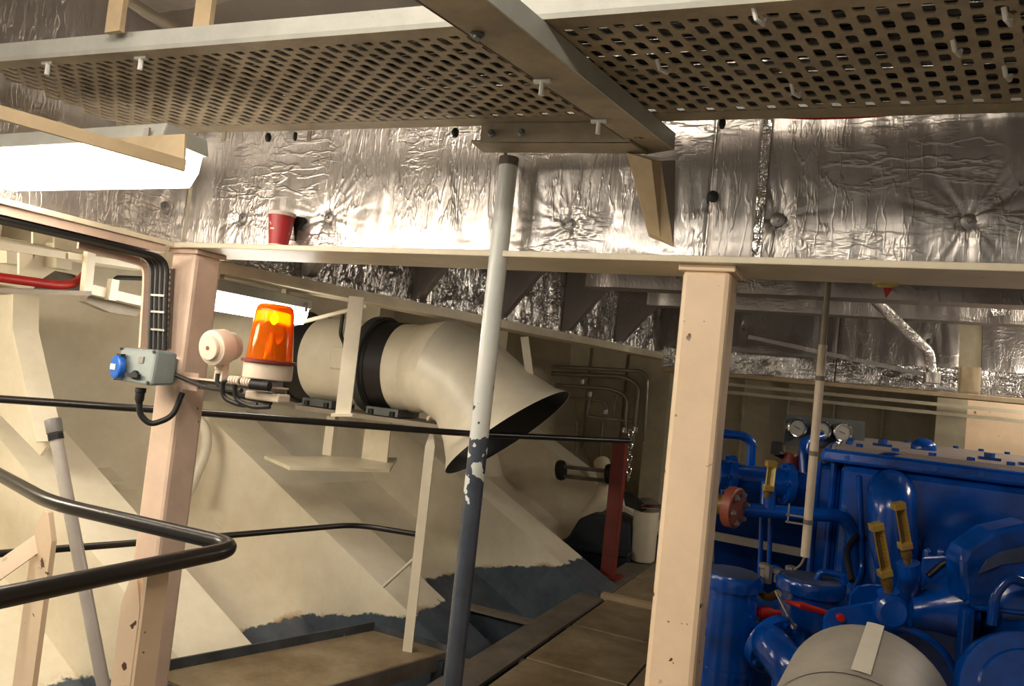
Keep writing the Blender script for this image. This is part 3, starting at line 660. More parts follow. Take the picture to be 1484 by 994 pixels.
MB().box((p.x-.02, p.y-.0, on_arm(.25).z), (p.x+.02, p.y+.03, p.z+.03)).build('foot', 'horn_white', ho)
tag(MB().tube(fillet([P(248, 541, Y=2.14), P(275, 552, Y=2.16), P(300, 562, Y=2.14), P(350, 566, Y=2.10)], .05), .009, 8).build('cable', 'cable_black'), 'black cable looping from the socket box along the bracket arm', 'cable')

# ============================================================ UPPER LEFT: PIPES AND CABLE LADDER BEYOND THE GIRDER
ld = thing('cable_ladder', P(100, 410, X=-3.3), 'cream cable ladder brackets hung behind the foil-clad girder', 'ladder')
XA = -3.25
MB().bar(P(125, 418, X=XA), P(230, 443, X=XA), .04, .045).build('rail', 'cream_clean', ld)
MB().bar(P(-30, 352, X=XA), P(92, 370, X=XA), .03, .03).build('rail', 'cream_clean', ld)
MB().bar(P(96, 370, X=XA), P(230, 390, X=XA), .03, .03).build('rail', 'cream_clean', ld)
for (x0, y0, x1, y1) in ((133, 340, 124, 425), (165, 405, 160, 435)):
    MB().bar(P(x0, y0, X=XA+.03), P(x1, y1, X=XA+.03), .04, .03, up=(1, 0, 0)).build('hanger', 'cream_clean', ld)
MB().bar(P(-30, 420, X=XA-.02), P(118, 424, X=XA-.02), .14, .02).build('tray_base', 'grey_paint', ld)
tag(MB().tube(fillet([P(-30, 398, X=XA), P(88, 414, X=XA), P(112, 410, X=XA-.04), P(122, 398, X=XA-.12)], .1), .02, 10).build('red_pipe', 'red'), 'red pipe resting on the cream cable ladder', 'pipe')
tag(MB().tube(fillet([P(164, 412, X=XA), P(168, 402, X=XA), P(222, 404, X=XA)], .04), .011, 8).build('cable', 'cable_black'), 'short black cable ending at a cream ladder hanger', 'cable')
for x, y, s_ in ((25, 375, 1), (45, 352, 1), (76, 352, 1)):
    MB().prism([P(x, y-18, X=-3.5), P(x+34, y-18, X=-3.5), P(x, y+22, X=-3.5)], (.015, 0, 0)).build('gusset', 'cream', ld)
tag(MB().tube(fillet([P(-40, 343, X=-3.45), P(90, 368, X=-3.45), P(160, 386, X=-3.45), P(235, 387, X=-3.45)], .2), .022, 10).build('cream_pipe', 'cream_clean'), 'cream pipe running high behind the foil-clad girder and its cables', 'pipe')
for x, y, w_, h_ in ((82, 352, 22, 40), (10, 345, 30, 40)):
    MB().prism([P(x, y, X=-3.8), P(x+w_, y+4, X=-3.8), P(x+w_, y+h_, X=-3.8), P(x, y+h_-4, X=-3.8)], (-.1, 0, 0)).build('web_stiffener', 'cream', hull)
MB().prism([P(x, y, X=-4.0) for x, y in ((52, 420), (60, 402), (80, 392), (105, 396), (122, 410), (124, 425))], (-.02, 0, 0)).build('cut_out', 'deck_grey', hull)
tag(MB().prism([P(x, y, X=-3.4) for x, y in ((120, 427), (196, 446), (188, 458), (150, 452), (112, 436))], (.05, 0, 0)).build('cable_cleat', 'grey_paint'), 'grey cleat plate under the cream cable ladder', 'plate')
dkt = MB().prism([P(x, y, X=-3.9) for x, y in ((-60, 330), (240, 392), (240, 440), (150, 420), (110, 398), (80, 392), (55, 408), (45, 420), (-60, 400))], (-.02, 0, 0)).build('deck_web', 'cream', hull)

# ============================================================ VENTILATION DUCT
dc = P(590, 533, Y=4.2); DR = .285
du = thing('ventilation_duct', P(560, 600, Y=4.2), 'large cream ventilation duct with black rubber sleeves and flared elbow mouth', 'duct')
dx = V((1, .02, 0)).normalized()
mc = P(737, 628, d=4.25); mn = (RT*.53-UP*.80-FW*.26).normalized()
c1 = dc+dx*.10; c2 = P(668, 552, d=4.5)
secs = [(dc-dx*.02, dx, DR), (c1, dx, DR)]
c1b = P(640, 530, d=4.52)
secs += [(c1b, (dx*.93+mn*.35), DR*1.0), (P(680, 556, d=4.45), (dx*.55+mn*.75), DR*1.02), (P(708, 592, d=4.36), mn*.9+dx*.15, DR*1.12), (lerp(P(708, 592, d=4.36), mc, .7), mn, DR*1.30), (mc, mn, DR*1.44)]
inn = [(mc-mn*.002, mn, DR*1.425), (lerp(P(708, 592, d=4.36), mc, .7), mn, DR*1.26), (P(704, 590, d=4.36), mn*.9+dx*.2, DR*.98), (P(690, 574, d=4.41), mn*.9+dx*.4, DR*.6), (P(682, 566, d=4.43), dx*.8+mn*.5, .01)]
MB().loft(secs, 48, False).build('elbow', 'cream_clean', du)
MB().loft(inn, 48, False).build('mouth_shade', 'rubber', du)  # black plug, colour stands in for the shade inside the duct
def along(x): return P(x, 531-(590-x)*.03, Y=4.2)
def seg(name, u0, u1, r0, r1, mat, par=du): 
    return MB().lathe(dc+dx*u0, dx, [(0, r0*.98), (.0, r0), (u1-u0, r1), (u1-u0, r1*.98)], 48, False).build(name, mat, par)
seg('sleeve', -.17, -.02, DR*1.03, DR*1.02, 'rubber'); seg('flange_ring', -.235, -.172, DR*1.12, DR*1.12, 'grey_steel')
MB().lathe(dc+dx*-.236, dx, [(0, DR*.95), (.0, DR*1.12), (.001, DR*1.12), (.064, DR*1.12), (.064, DR)], 48, False).build('flange_ring', 'grey_steel', du)
seg('straight_section', -.66, -.2, DR, DR, 'cream_clean')
seg('sleeve', -.83, -.66, DR*1.03, DR*1.02, 'rubber')
MB().lathe(dc+dx*-.90, dx, [(0, DR*.9), (0, DR*1.12), (.07, DR*1.12), (.07, DR)], 48, False).build('flange_ring', 'grey_steel', du)
seg('straight_section', -1.9, -.88, DR, DR, 'cream_clean')
for u in (-.17, -.83): MB().lathe(dc+dx*(u+.005), dx, [(0, DR*1.05), (.02, DR*1.05)], 48, False).build('clamp_band', 'black', du)
p = P(500, 520, Y=4.2-DR-.02); MB().box((p.x-.12, p.y, p.z-.07), (p.x+.05, p.y+.05, p.z+.07)).build('inspection_box', 'cream_clean', du, bevel=.01)
MB().tube(fillet([P(497, 455, Y=3.95), P(493, 485, Y=3.95), P(500, 500, Y=3.93), P(497, 512, Y=3.93)], .03), .012, 8).build('motor_cable', 'cable_black', du)
MB().box((P(430, 596, Y=4.0).x, 3.98, P(500, 603, Y=4.0).z), (P(660, 600, Y=4.0).x, 4.3, P(500, 603, Y=4.0).z+.03)).build('support_shelf', 'grey_paint', du)
zs = P(500, 601, Y=4.0).z
for x in (465, 560): 
    q = P(x, 594, Y=4.05); MB().box((q.x-.12, 4.0, zs+.028), (q.x+.12, 4.25, zs+.075)).build('saddle', 'grey_steel', du)
    for k in (-.08, .08): MB().lathe((q.x+k, 4.0, zs+.03), (0, 0, 1), [(0, .02), (.03, .02)], 8).build('mount', 'black', du)
pz = P(480, 660, Y=4.1).z
q = P(478, 640, Y=4.1); MB().box((q.x-.035, 4.08, pz), (q.x+.035, 4.12, zs)).build('support_post', 'cream_clean', du)
q = P(545, 640, Y=4.2); MB().box((q.x-.1, 4.2, pz), (q.x+.1, 4.21, zs)).build('support_post', 'cream', du)
z_ = [P(*k, Z=pz) for k in ((383, 660), (576, 663), (565, 680), (420, 676))]
MB().hexa([w-V((0, 0, .02)) for w in z_[::-1]], z_[::-1]).build('base_shelf', 'cream', du)
MB().bar(P(640, 585, Y=3.9), P(620, 608, Y=3.95), .02, .02).build('stay', 'cream', du)
# duct hangers from the hull girder
for (x0, y0, x1, y1, w) in ((517, 430, 497, 601, .075), (760, 488, 768, 548, .045)):
    t0 = P(x0, y0, d=3.75 if x0 < 600 else 4.3); t1 = P(x1, y1, d=3.75 if x0 < 600 else 4.28)
    hg = thing('duct_hanger', t1, 'wide cream flat bar hanger in front of the duct' if x0 < 600 else 'narrow cream strap hanger on the flared duct mouth', 'hanger')
    MB().bar(t0, t1, w, .012, up=FW).build('bar', 'cream_clean', hg)
    MB().bar(t1-RT*w*.7, t1+RT*w*.7, .06, .015).build('foot_plate', 'cream_clean', hg)
tag(MB().tube([P(425, 470, Y=3.3), P(530, 443, Y=3.5)], .012, 8).build('stay_rod', 'cream'), 'thin cream stay rod sloping up from the lamp to the hull girder', 'rod')

# ============================================================ FAR CORNER BY THE BACK BULKHEAD
paint('pump_dark', (34, 44, 56), .5, .2)
YB = 7.7
for pts, r in (([(800, 541), (905, 546), (926, 558), (921, 606), (917, 645)], .024), ([(805, 558), (884, 563), (909, 573), (906, 628)], .021),
               ([(855, 573), (851, 602), (858, 604), (918, 611)], .018), ([(812, 576), (868, 580), (879, 586), (879, 598)], .014),
               ([(893, 573), (890, 600)], .012), ([(800, 531), (930, 538), (938, 548), (934, 640)], .02)):
    tag(MB().tube(fillet([P(*p, Y=YB) for p in pts], .12, 5), r, 10).build('steel_pipe', 'pipe_steel'), 'thin bent steel pipe on the back bulkhead past the duct mouth', 'pipe', 'steel pipes on the back bulkhead')
for x, y in ((855, 571), (878, 597), (905, 623), (921, 622), (844, 553)):
    tag(MB().lathe(P(x, y, Y=YB-.03), (0, 0, -1), [(-.03, .02), (-.025, .032), (.025, .032), (.03, .02)], 10).build('pipe_union', 'chrome'), 'small bright pipe union on the bulkhead pipes past the duct mouth', 'fitting', 'pipe unions on the back bulkhead')
for (x0, y0, x1, y1) in ((771, 636, 766, 682), (796, 636, 792, 672), (836, 612, 832, 690), (873, 612, 869, 676)):
    tag(MB().tube([P(x0, y0, Y=YB+.3), P(x1, y1, Y=YB+.3)], .012, 6).build('thin_conduit', 'pipe_steel'), 'thin upright conduit on the back bulkhead behind the handrail end', 'conduit', 'upright conduits on the back bulkhead')
# red post
a = P(900, 640, Y=6.1); rp = thing('red_post', (a.x, 6.1, ZF), 'dark red square steel post at the end of the curb', 'post')
MB().box((a.x-.055, 6.05, ZF), (a.x+.055, 6.15, a.z)).build('shaft', 'oxide_red', rp, bevel=.006); MB().box((a.x-.1, 6.0, ZF), (a.x+.1, 6.2, ZF+.02)).build('foot', 'oxide_red', rp)
# chain beside the post
cn = thing('chain', P(914, 690, Y=6.4), 'short bright chain hanging beside the red post', 'chain')
for i in range(8):
    c = P(914-i*.4, 628+9*i, Y=6.4); n_ = V((1, 0, 0)) if i % 2 else V((0, 1, 0)); o_ = n_.orthogonal().normalized()
    u_ = V((0, 0, 1)); s_ = n_.cross(u_)
    MB().tube([c+u_*math.cos(q*math.pi/5)*.034+s_*math.sin(q*math.pi/5)*.02 for q in range(11)], .007, 6).build('link', 'chrome', cn)
# pump set
pu = thing('bilge_pump', P(860, 835, Y=6.8), 'dark blue domed bilge pump behind the red post', 'pump')
MB().prism([P(*p, Y=6.75) for p in ((797, 790), (822, 779), (838, 752), (855, 745), (890, 748), (912, 760), (912, 832), (850, 834), (826, 808))], (0, .45, 0)).build('casing', 'pump_dark', pu, bevel=.03)
MB().bar(P(800, 788, Y=6.7), P(912, 803, Y=6.7), .12, .03).build('casing_flange', 'pump_dark', pu)
MB().tube(fillet([P(852, 748, Y=7.0), P(872, 725, Y=7.0), P(880, 700, Y=7.0), P(872, 670, Y=7.2)], .2), .08, 14).build('delivery_pipe', 'cream', pu)
for x, y in ((813, 682), (884, 688)):
    c = P(x, y, Y=6.9); MB().lathe(c-V((.03, 0, 0)), (1, 0, .15), [(0, .02), (.0, .09), (.03, .1), (.06, .09), (.06, .02)], 14).build('handwheel', 'black', pu)
for y in (676, 690): MB().tube([P(814, y, Y=6.9), P(884, y+7, Y=6.9)], .018, 8).build('spindle', 'deck_grey', pu)
wt = thing('filter_bottle', P(930, 812, Y=6.9), 'pale cylindrical filter bottle beside the dark pump', 'filter'); c = P(930, 812, Y=6.9)
MB().lathe(c, (0, 0, 1), [(0, .10), (.02, .115), (.44, .115), (.46, .09)], 18).build('bottle', 'cream_clean', wt); MB().lathe(c+V((0, 0, .46)), (0, 0, 1), [(0, .12), (.06, .12), (.1, .05)], 18).build('cap', 'deck_grey', wt)
MB().lathe(c+V((0, 0, -.25)), (0, 0, 1), [(0, .05), (.25, .05)], 10).build('stem', 'deck_grey', wt)
vl = thing('lever_valve', P(915, 725, Y=6.6), 'black lever valve with bright stem between red post and pillar', 'valve')
MB().prism([P(*p, Y=6.6) for p in ((902, 712), (915, 715), (938, 738), (930, 742), (906, 733))], (0, .06, 0)).build('lever', 'black', vl); MB().tube([P(930, 733, Y=6.55), P(962, 735, Y=6.55)], .018, 8).build('stem', 'chrome', vl)

# ============================================================ HANGING ROD AND FITTINGS ON THE RIGHT
rx, ry = -.135, 2.80
rd = thing('hanging_rod', (rx, ry, P(1161, 808, Y=ry).z), 'thin white chipped rod hanging in front of the blue engine', 'rod')
zt0, zb0 = P(1205, 425, Y=ry).z, P(1163, 806, Y=ry).z
paint('rod_paint', (214, 198, 176), .45, .1, .33)
MB().tube([(rx, ry, zb0), (rx, ry, zt0-.18)], .0145, 14).build('tube', 'rod_paint', rd); MB().tube([(rx, ry, zt0-.18), (rx, ry, 2.895)], .0105, 12).build('upper_rod', 'grey_paint', rd)
for y in (545, 655, 756): MB().tube([(rx, ry, P(1190, y, Y=ry).z), (rx, ry, P(1190, y+7, Y=ry).z)], .0152, 12).build('bare_band', 'deck_grey', rd)
MB().tube(fillet([V((rx, ry, zb0)), V((rx-.01, ry, zb0-.03)), V((rx-.03, ry, zb0-.05))], .02), .004, 6).build('tail_wire', 'deck_grey', rd)
cq = P(1155, 752, Y=ry)
for dz in (-.012, .012):
    MB().box((cq.x-.035, ry-.02, cq.z+dz-.003), (cq.x+.02, ry-.014, cq.z+dz+.003)).build('clip_bar', 'galv', rd)
MB().box((cq.x-.03, ry-.02, cq.z-.012), (cq.x-.025, ry-.016, cq.z+.05)).build('clip_bar', 'galv', rd)
rh = thing('red_tag', P(1285, 430, Y=2.44), 'red tag hanging from a yellow fitting under the girder flange', 'tag')
MB().prism([P(*p, Y=2.44) for p in ((1278, 400), (1295, 400), (1293, 420), (1284, 432), (1281, 420))], (0, .012, 0)).build('tag', 'red', rh)
paint('yellow', (206, 190, 120), .5, .1); c = P(1284, 398, Y=2.44); MB().lathe((c.x, c.y, ZT-.02), (0, 0, -1), [(0, .035), (.006, .035), (.010, .02), (.014, .02)], 14).build('mount', 'yellow', rh)
MB().tube([(c.x, c.y+.006, ZT-.03), P(1286, 404, Y=2.446)], .006, 6).build('stem', 'red', rh)
fp = thing('foil_pipe', P(1350, 545, Y=4.35), 'foil-wrapped pipe slanting across the deck head behind the girder', 'pipe')
MB().tube(fillet([P(1240, 408, Y=3.6), P(1346, 510, Y=4.2), P(1350, 540, Y=4.22)], .03), .024, 14).build('lagging', 'foil_crumple', fp)
MB().lathe(P(1351, 540, Y=4.22), (0, 0, -1), [(0, .038), (.05, .038)], 12).build('end_cuff', 'foil', fp)
fc = MB().hexa([P(*p, Y=3.85) for p in ((1420, 418), (1448, 420), (1466, 456), (1440, 458))], [P(*p, Y=3.95) for p in ((1420, 418), (1448, 420), (1466, 456), (1440, 458))]); tag(fc.build('foil_offcut', 'foil_crumple'), 'bright crumpled foil flap hanging at the deck head', 'foil')

# ============================================================ BLUE DIESEL ENGINE
en = thing('engine', P(1300, 900, Y=3.4)*1, 'large glossy blue engine with bolted top cover and brass thermometers', 'engine')
en.location.z = ZF; LOC[en.name] = en.location.copy()
EY = 3.3; EX = P(1218, 700, Y=EY).x; ETZ = P(1380, 668, Y=EY).z
def E_(name, mb, mat='blue', bevel=0, par=None): return mb.build(name, mat, par or en, bevel)
E_('block', MB().box((EX, EY, ZF), (1.7, 5.3, ETZ-.06)), bevel=.03)
cx0 = P(1188, 660, Y=EY-.02).x
E_('cover_rim', MB().hexa([(cx0, EY-.03, ETZ-.06), (1.75, EY-.03, ETZ-.06), (1.75, 5.36, ETZ-.06), (cx0, 5.36, ETZ-.06)], [(cx0+.01, EY-.02, ETZ-.01), (1.74, EY-.02, ETZ-.01), (1.74, 5.35, ETZ-.01), (cx0+.01, 5.35, ETZ-.01)]), bevel=.012)
cv = E_('top_cover', MB().hexa([(cx0+.05, EY+.06, ETZ-.01), (1.7, EY+.06, ETZ-.01), (1.7, 5.3, ETZ-.01), (cx0+.05, 5.3, ETZ-.01)], [(cx0+.07, EY+.08, ETZ+.006), (1.68, EY+.08, ETZ+.006), (1.68, 5.28, ETZ+.006), (cx0+.07, 5.28, ETZ+.006)]), 'blue_cover')
hexp = [(0, .014), (.014, .014), (.016, .011)]
for i in range(13):
    for yy in (EY+.11, 5.24): E_('bolt', MB().lathe((cx0+.14+i*.13, yy, ETZ+.004), (0, 0, 1), hexp, 6), par=cv)
for i in range(1, 12): E_('bolt', MB().lathe((cx0+.10, EY+.11+i*.17, ETZ+.004), (0, 0, 1), hexp, 6), par=cv)
c = P(1345, 648, Z=ETZ+.006); c = V((.28, 4.1, ETZ+.006))
E_('filler_cap', MB().lathe(c, (0, 0, 1), [(0, .055), (.02, .055), (.035, .048), (.05, .03), (.055, .004)], 20), par=cv)
for (x, y) in ((.10, 3.9), (.50, 3.75), (.62, 3.6), (.85, 3.62)):
    E_('lug', MB().box((x-.04, y-.02, ETZ+.005), (x+.04, y+.02, ETZ+.018)).lathe((x, y, ETZ+.018), (0, 0, 1), [(0, .02), (.018, .02)], 6), par=cv)
for x in (EX-.03, EX-.09): E_('corner_rib', MB().tube([(x, EY+.1, ZF), (x, EY+.1, ETZ-.07)], .014, 8))
E_('side_panel', MB().box((EX-.10, EY+.1, ZF), (EX, 5.2, ETZ-.08)), bevel=.02)
# arched intake elbow on the front face
E_('intake_elbow', MB().tube(fillet([P(1296, 905, d=2.78), P(1292, 715, d=2.80), P(1290, 702, d=3.2)], .11, 8), .083, 24))
E_('elbow_flange', MB().lathe(P(1291, 700, d=2.98), FW, [(0, .12), (.02, .12)], 24))
# pipes to the left
pd = 3.25
E_('header_pipe', MB().tube([P(1040, 688, d=pd), P(1205, 710, d=pd)], .058, 20))
for x in (1057, 1140): 
    q = P(x, 688+(x-1040)*.13, d=pd); dr = (P(1205, 710, d=pd)-P(1040, 688, d=pd)).normalized()
    E_('pipe_flange', MB().lathe(q-dr*.014, dr, [(0, .09), (.028, .09)], 20))
E_('coolant_pipe', MB().tube(fillet([P(1062, 737, d=2.95), P(1222, 748, d=2.95), P(1236, 770, d=2.95), P(1238, 850, d=2.95)], .09), .026, 14))
E_('branch_pipe', MB().tube([P(1112, 742, d=2.95), P(1114, 700, d=3.0)], .03, 12))
E_('vent_loop', MB().tube(fillet([P(1030, 627, d=3.4), P(1076, 631, d=3.4), P(1090, 640, d=3.4), P(1086, 700, d=3.4)], .05), .02, 12))
E_('vent_loop', MB().tube(fillet([P(1166, 700, d=3.4), P(1164, 640, d=3.45), P(1190, 632, d=3.6)], .05), .022, 12))
for x in (1104, 1117): E_('support_bar', MB().tube([P(x, 745, d=3.0), P(x-3, 835, d=3.0)], .009, 8))
E_('ledge', MB().bar(P(1035, 776, d=3.5), P(1190, 806, d=3.5), .03, .035), 'grey_paint')
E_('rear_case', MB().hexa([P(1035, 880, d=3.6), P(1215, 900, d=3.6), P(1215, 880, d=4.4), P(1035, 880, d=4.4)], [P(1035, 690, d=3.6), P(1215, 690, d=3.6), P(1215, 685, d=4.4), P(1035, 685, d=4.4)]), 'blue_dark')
# rust red flange
q = P(1063, 735, d=2.9); ax_ = (RT*.75-FW*.66-UP*.08).normalized()
rf = E_('blank_flange', MB().lathe(q-ax_*.022, ax_, [(0, .070), (.003, .078), (.038, .078), (.042, .072)], 28), 'flange_rust')
o_ = ax_.orthogonal().normalized(); w_ = ax_.cross(o_)
for k in range(6):
    an = k*math.pi/3+.5; E_('bolt', MB().lathe(q+(o_*math.cos(an)+w_*math.sin(an))*.055+ax_*.018, ax_, [(0, .012), (.012, .012), (.013, .008), (.02, .008)], 6), 'galv', par=rf)
E_('flange_stub', MB().tube([q-ax_*.1, q-ax_*.02], .04, 14), 'brass_dark')
# lidded filter drums
def drum(px, py, d, r, h, nm='filter_drum'):
    c = P(px, py, d=d); zb = max(ZF, c.z-h)
    o = E_(nm, MB().lathe((c.x, c.y, zb), (0, 0, 1), [(0, r), (c.z-zb-.03, r), (c.z-zb-.03, r*.95), (c.z-zb, r*.95)], 24))
    lid = E_('lid', MB().lathe((c.x, c.y, c.z), (0, 0, 1), [(0, r*1.12), (.035, r*1.16), (.05, r*1.08), (.053, r*.5)], 10), 'blue', par=o)
    E_('lid_dust', MB().lathe((c.x, c.y, c.z+.0505), (0, 0, 1), [(0, r*1.02), (.004, r*.96)], 10), 'blue_dusty', par=o)
    return c, o
c, o = drum(1174, 858, 2.75, .105, 1.0)
E_('lid_handle', MB().tube(fillet([c+V((.02, -.02, .05)), c+V((.03, -.02, .085)), c+V((.10, .0, .08)), c+V((.11, 0, .05))], .03), .012, 10), par=o)
c, o = drum(1058, 850, 2.62, .095, 1.0)
E_('drum_ring', MB().lathe((c.x, c.y, c.z-.28), (0, 0, 1), [(0, .1), (.02, .1)], 24), par=o)
E_('pipe_cluster', MB().tube(fillet([P(1105, 835, d=2.9), P(1122, 822, d=2.9), P(1140, 838, d=2.85), P(1150, 842, d=2.8)], .04), .018, 10))
E_('pipe_cluster', MB().tube(fillet([P(1095, 850, d=2.7), P(1110, 868, d=2.65), P(1128, 860, d=2.6)], .04), .014, 10), 'brass_dark')
E_('nut', MB().lathe(P(1112, 845, d=2.62), (0, 0, 1), [(0, .014), (.06, .014)], 6), 'galv')
E_('clutter_bracket', MB().box(P(1085, 875, d=2.85), P(1140, 900, d=2.95)))
lv = E_('lever', MB().tube([P(1124, 856, d=2.45), P(1150, 906, d=2.42)], .0055, 8), 'chrome')
E_('lever_knob', MB().lathe(P(1150, 908, d=2.42), (0, 0, 1), [(-.012, .003), (-.006, .011), (.006, .011), (.012, .003)], 10), 'chrome', par=lv)
E_('red_handle', MB().tube([P(1138, 871, d=2.55), P(1160, 877, d=2.5), P(1200, 889, d=2.5)], [.004, .012, .010], 10), 'red')
E_('red_knob', MB().lathe(P(1110, 888, d=2.6), RT, [(-.03, .01), (-.02, .022), (.01, .022), (.03, .012), (.05, .01)], 10), 'red')
# lower left elbow with flange
a = P(1112, 928, d=2.55); E_('outlet_flange', MB().lathe(a, (FW*-.8+RT*.4-UP*.3), [(0, .10), (.03, .10), (.032, .085)], 24))
for k in range(8):
    ax2 = (FW*-.8+RT*.4-UP*.3).normalized(); o2 = ax2.orthogonal().normalized(); w2 = ax2.cross(o2); E_('bolt', MB().lathe(a+ax2*.03+(o2*math.cos(k*.785)+w2*math.sin(k*.785))*.083, ax2, [(0, .012), (.014, .012)], 6))
E_('outlet_elbow', MB().tube(fillet([a, P(1122, 940, d=2.38), P(1150, 975, d=2.3), P(1155, 1100, d=2.35)], .10, 8), .062, 22))
# bracket plate
E_('bracket_plate', MB().prism([P(*p, d=2.32) for p in ((1192, 975), (1196, 897), (1201, 888), (1210, 883), (1290, 870), (1296, 985))], FW*.014))
E_('red_bolt', MB().lathe(P(1217, 894, d=2.32), -FW, [(0, .013), (.012, .012), (.013, .008)], 8), 'red')
E_('bracket_arch', MB().prism([P(*p, d=2.5) for p in ((1232, 880), (1234, 862), (1244, 851), (1262, 848), (1290, 850), (1290, 880))], FW*.014))
# thermometers with blue wells
def thermo(tx, ty, bx, by, d, w=.034, frame='brass'):
    t0, b0 = P(tx, ty, d=d), P(bx, by, d=d+.01); ax = (b0-t0).normalized(); sd = ax.cross(FW).normalized(); fn = sd.cross(ax).normalized()
    if fn.dot(FW) > 0: fn = -fn
    th = MB(); th.prism([t0-sd*w/2+fn*.012, t0-sd*w*.22-fn*.012, t0+sd*w*.22-fn*.012, t0+sd*w/2+fn*.012, t0+sd*w*.40+fn*.012, t0+sd*w*.16-fn*.006, t0-sd*w*.16-fn*.006, t0-sd*w*.40+fn*.012], b0-t0)
    o = E_('thermometer', th, frame)
    for p, k in ((t0, 1), (b0-ax*.02, 1)): E_('end_cap', MB().bar(p, p+ax*.022, w*1.1, .03, up=fn), 'brass', .002, o)
    E_('scale', MB().bar(t0+ax*.02-fn*.004, b0-ax*.02-fn*.004, w*.30, .002, up=fn), 'brass_dark' if frame == 'brass' else 'brass', 0, o)
    for k in range(9):
        q = lerp(t0+ax*.03, b0-ax*.03, k/8)+sd*w*.3+fn*.006; E_('tick', MB().bar(q-sd*w*.07, q+sd*w*.07, .0015, .001, up=fn), 'black', 0, o)
    E_('stem', MB().lathe(b0, ax, [(0, .012), (.012, .012), (.012, .017), (.03, .017), (.03, .013), (.055, .013), (.055, .017), (.065, .017)], 10), 'brass_dark', 0, o)
    return b0+ax*.06, ax
e, ax3 = thermo(1269, 758, 1283, 834, 2.30)
E_('thermo_well', MB().tube(fillet([e-ax3*.01, e+ax3*.03, P(1290, 880, d=2.35), P(1300, 905, d=2.45)], .04), [.026]*3+[.03]*5+[.04]*2 if False else .032, 16))
E_('well_cap', MB().lathe(P(1288, 884, d=2.28), -FW, [(0, .05), (.02, .05), (.03, .04)], 18))
e, ax3 = thermo(1301, 728, 1312, 794, 2.42)
E_('thermo_well', MB().tube(fillet([e-ax3*.01, e+ax3*.02, P(1318, 850, d=2.5), P(1300, 890, d=2.6)], .05), .036, 16))
thermo(1118, 668, 1113, 710, 2.95, .036, 'scale_cream')
# housings and valves to the right
E_('valve_block', MB().hexa([P(1332, 868, d=2.55), P(1392, 862, d=2.5), P(1398, 858, d=2.8), P(1345, 862, d=2.85)], [P(1336, 806, d=2.55), P(1394, 804, d=2.5), P(1396, 800, d=2.8), P(1342, 800, d=2.85)]), bevel=.008)
for x, y in ((1343, 803), (1362, 804), (1383, 806)): E_('bolt', MB().lathe(P(x, y, d=2.6), (0, 0, 1), [(-.01, .013), (.012, .013), (.02, .006)], 6))
E_('cone_adapter', MB().loft([(P(1318, 885, d=2.5), RT*.95-FW*.2, .055), (P(1350, 880, d=2.48), RT*.95-FW*.2, .075), (P(1400, 872, d=2.42), RT*.95-FW*.2, .12)], 24))
E_('flange_disc', MB().lathe(P(1392, 885, d=2.40), RT*.9-FW*.4, [(0, .12), (.022, .12)], 28))
E_('pump_volute', MB().lathe(P(1405, 880, d=2.45), RT*.95-FW*.2, [(0, .12), (.02, .20), (.10, .235), (.22, .235), (.30, .2), (.34, .1)], 32))
E_('volute_cover', MB().prism([P(*p, d=2.28) for p in ((1398, 872), (1394, 812), (1402, 797), (1440, 770), (1500, 757), (1500, 888), (1415, 882))], FW*.1), bevel=.015)
E_('cover_dust', MB().prism([P(*p, d=2.275) for p in ((1418, 832), (1430, 812), (1450, 800), (1500, 788), (1500, 812), (1452, 818))], FW*.004), 'blue_dusty')
E_('post', MB().tube([P(1402, 880, d=2.25), P(1392, 1010, d=2.28)], .022, 14))
E_('guard_rail', MB().tube(fillet([P(1402, 872, d=2.24), P(1412, 880, d=2.24), P(1500, 890, d=2.2)], .03), .008, 10))
E_('hose_loop', MB().tube(fillet([P(1437, 905, d=2.2), P(1441, 862, d=2.2), P(1462, 836, d=2.2), P(1490, 846, d=2.2)], .06), .014, 12))
c = P(1492, 1012, d=2.0); E_('end_cover', MB().lathe(c, (-FW*.9-RT*.3+UP*.3), [(-.1, .16), (0, .168), (.012, .165), (.013, .125), (.022, .12), (.024, .01)], 40))
E_('lower_casing', MB().hexa([P(1200, 1080, d=2.9), P(1520, 1080, d=2.7), P(1520, 1080, d=3.1), P(1200, 1080, d=3.3)], [P(1225, 860, d=2.9), P(1500, 870, d=2.75), P(1500, 860, d=3.1), P(1225, 855, d=3.2)]))
E_('edge_lip', MB().tube(fillet([P(1290, 905, d=2.32), P(1335, 918, d=2.3), P(1370, 945, d=2.3), P(1388, 985, d=2.3)], .1), .012, 10))

for x in (1057, 1140):
    q = P(x, 688+(x-1040)*.13, d=pd); o2 = dr.orthogonal().normalized(); w2 = dr.cross(o2)
    for k in range(8): E_('bolt', MB().lathe(q+(o2*math.cos(k*.785)+w2*math.sin(k*.785))*.075-dr*.026, dr, [(0, .010), (.05, .010)], 6))
for i in range(12): E_('bolt', MB().lathe((cx0+.10+i*.15, EY-.022, ETZ-.035), (0, -1, 0), [(0, .011), (.012, .011)], 6))
for i in range(5): E_('bolt', MB().lathe((EX+.06, EY-.002, .35+i*.21), (0, -1, 0), [(0, .014), (.012, .014)], 6))
E_('hose', MB().tube(fillet([P(1098, 905, d=2.75), P(1160, 885, d=2.8), P(1215, 905, d=2.7), P(1235, 960, d=2.6)], .1), .016, 10), 'rubber')
E_('hose', MB().tube(fillet([P(1235, 842, d=2.75), P(1225, 800, d=2.85), P(1245, 770, d=2.95), P(1262, 790, d=2.95)], .06), .012, 10), 'rubber')
E_('hose', MB().tube(fillet([P(1345, 835, d=2.45), P(1372, 812, d=2.45), P(1395, 822, d=2.4)], .05), .010, 10), 'rubber')
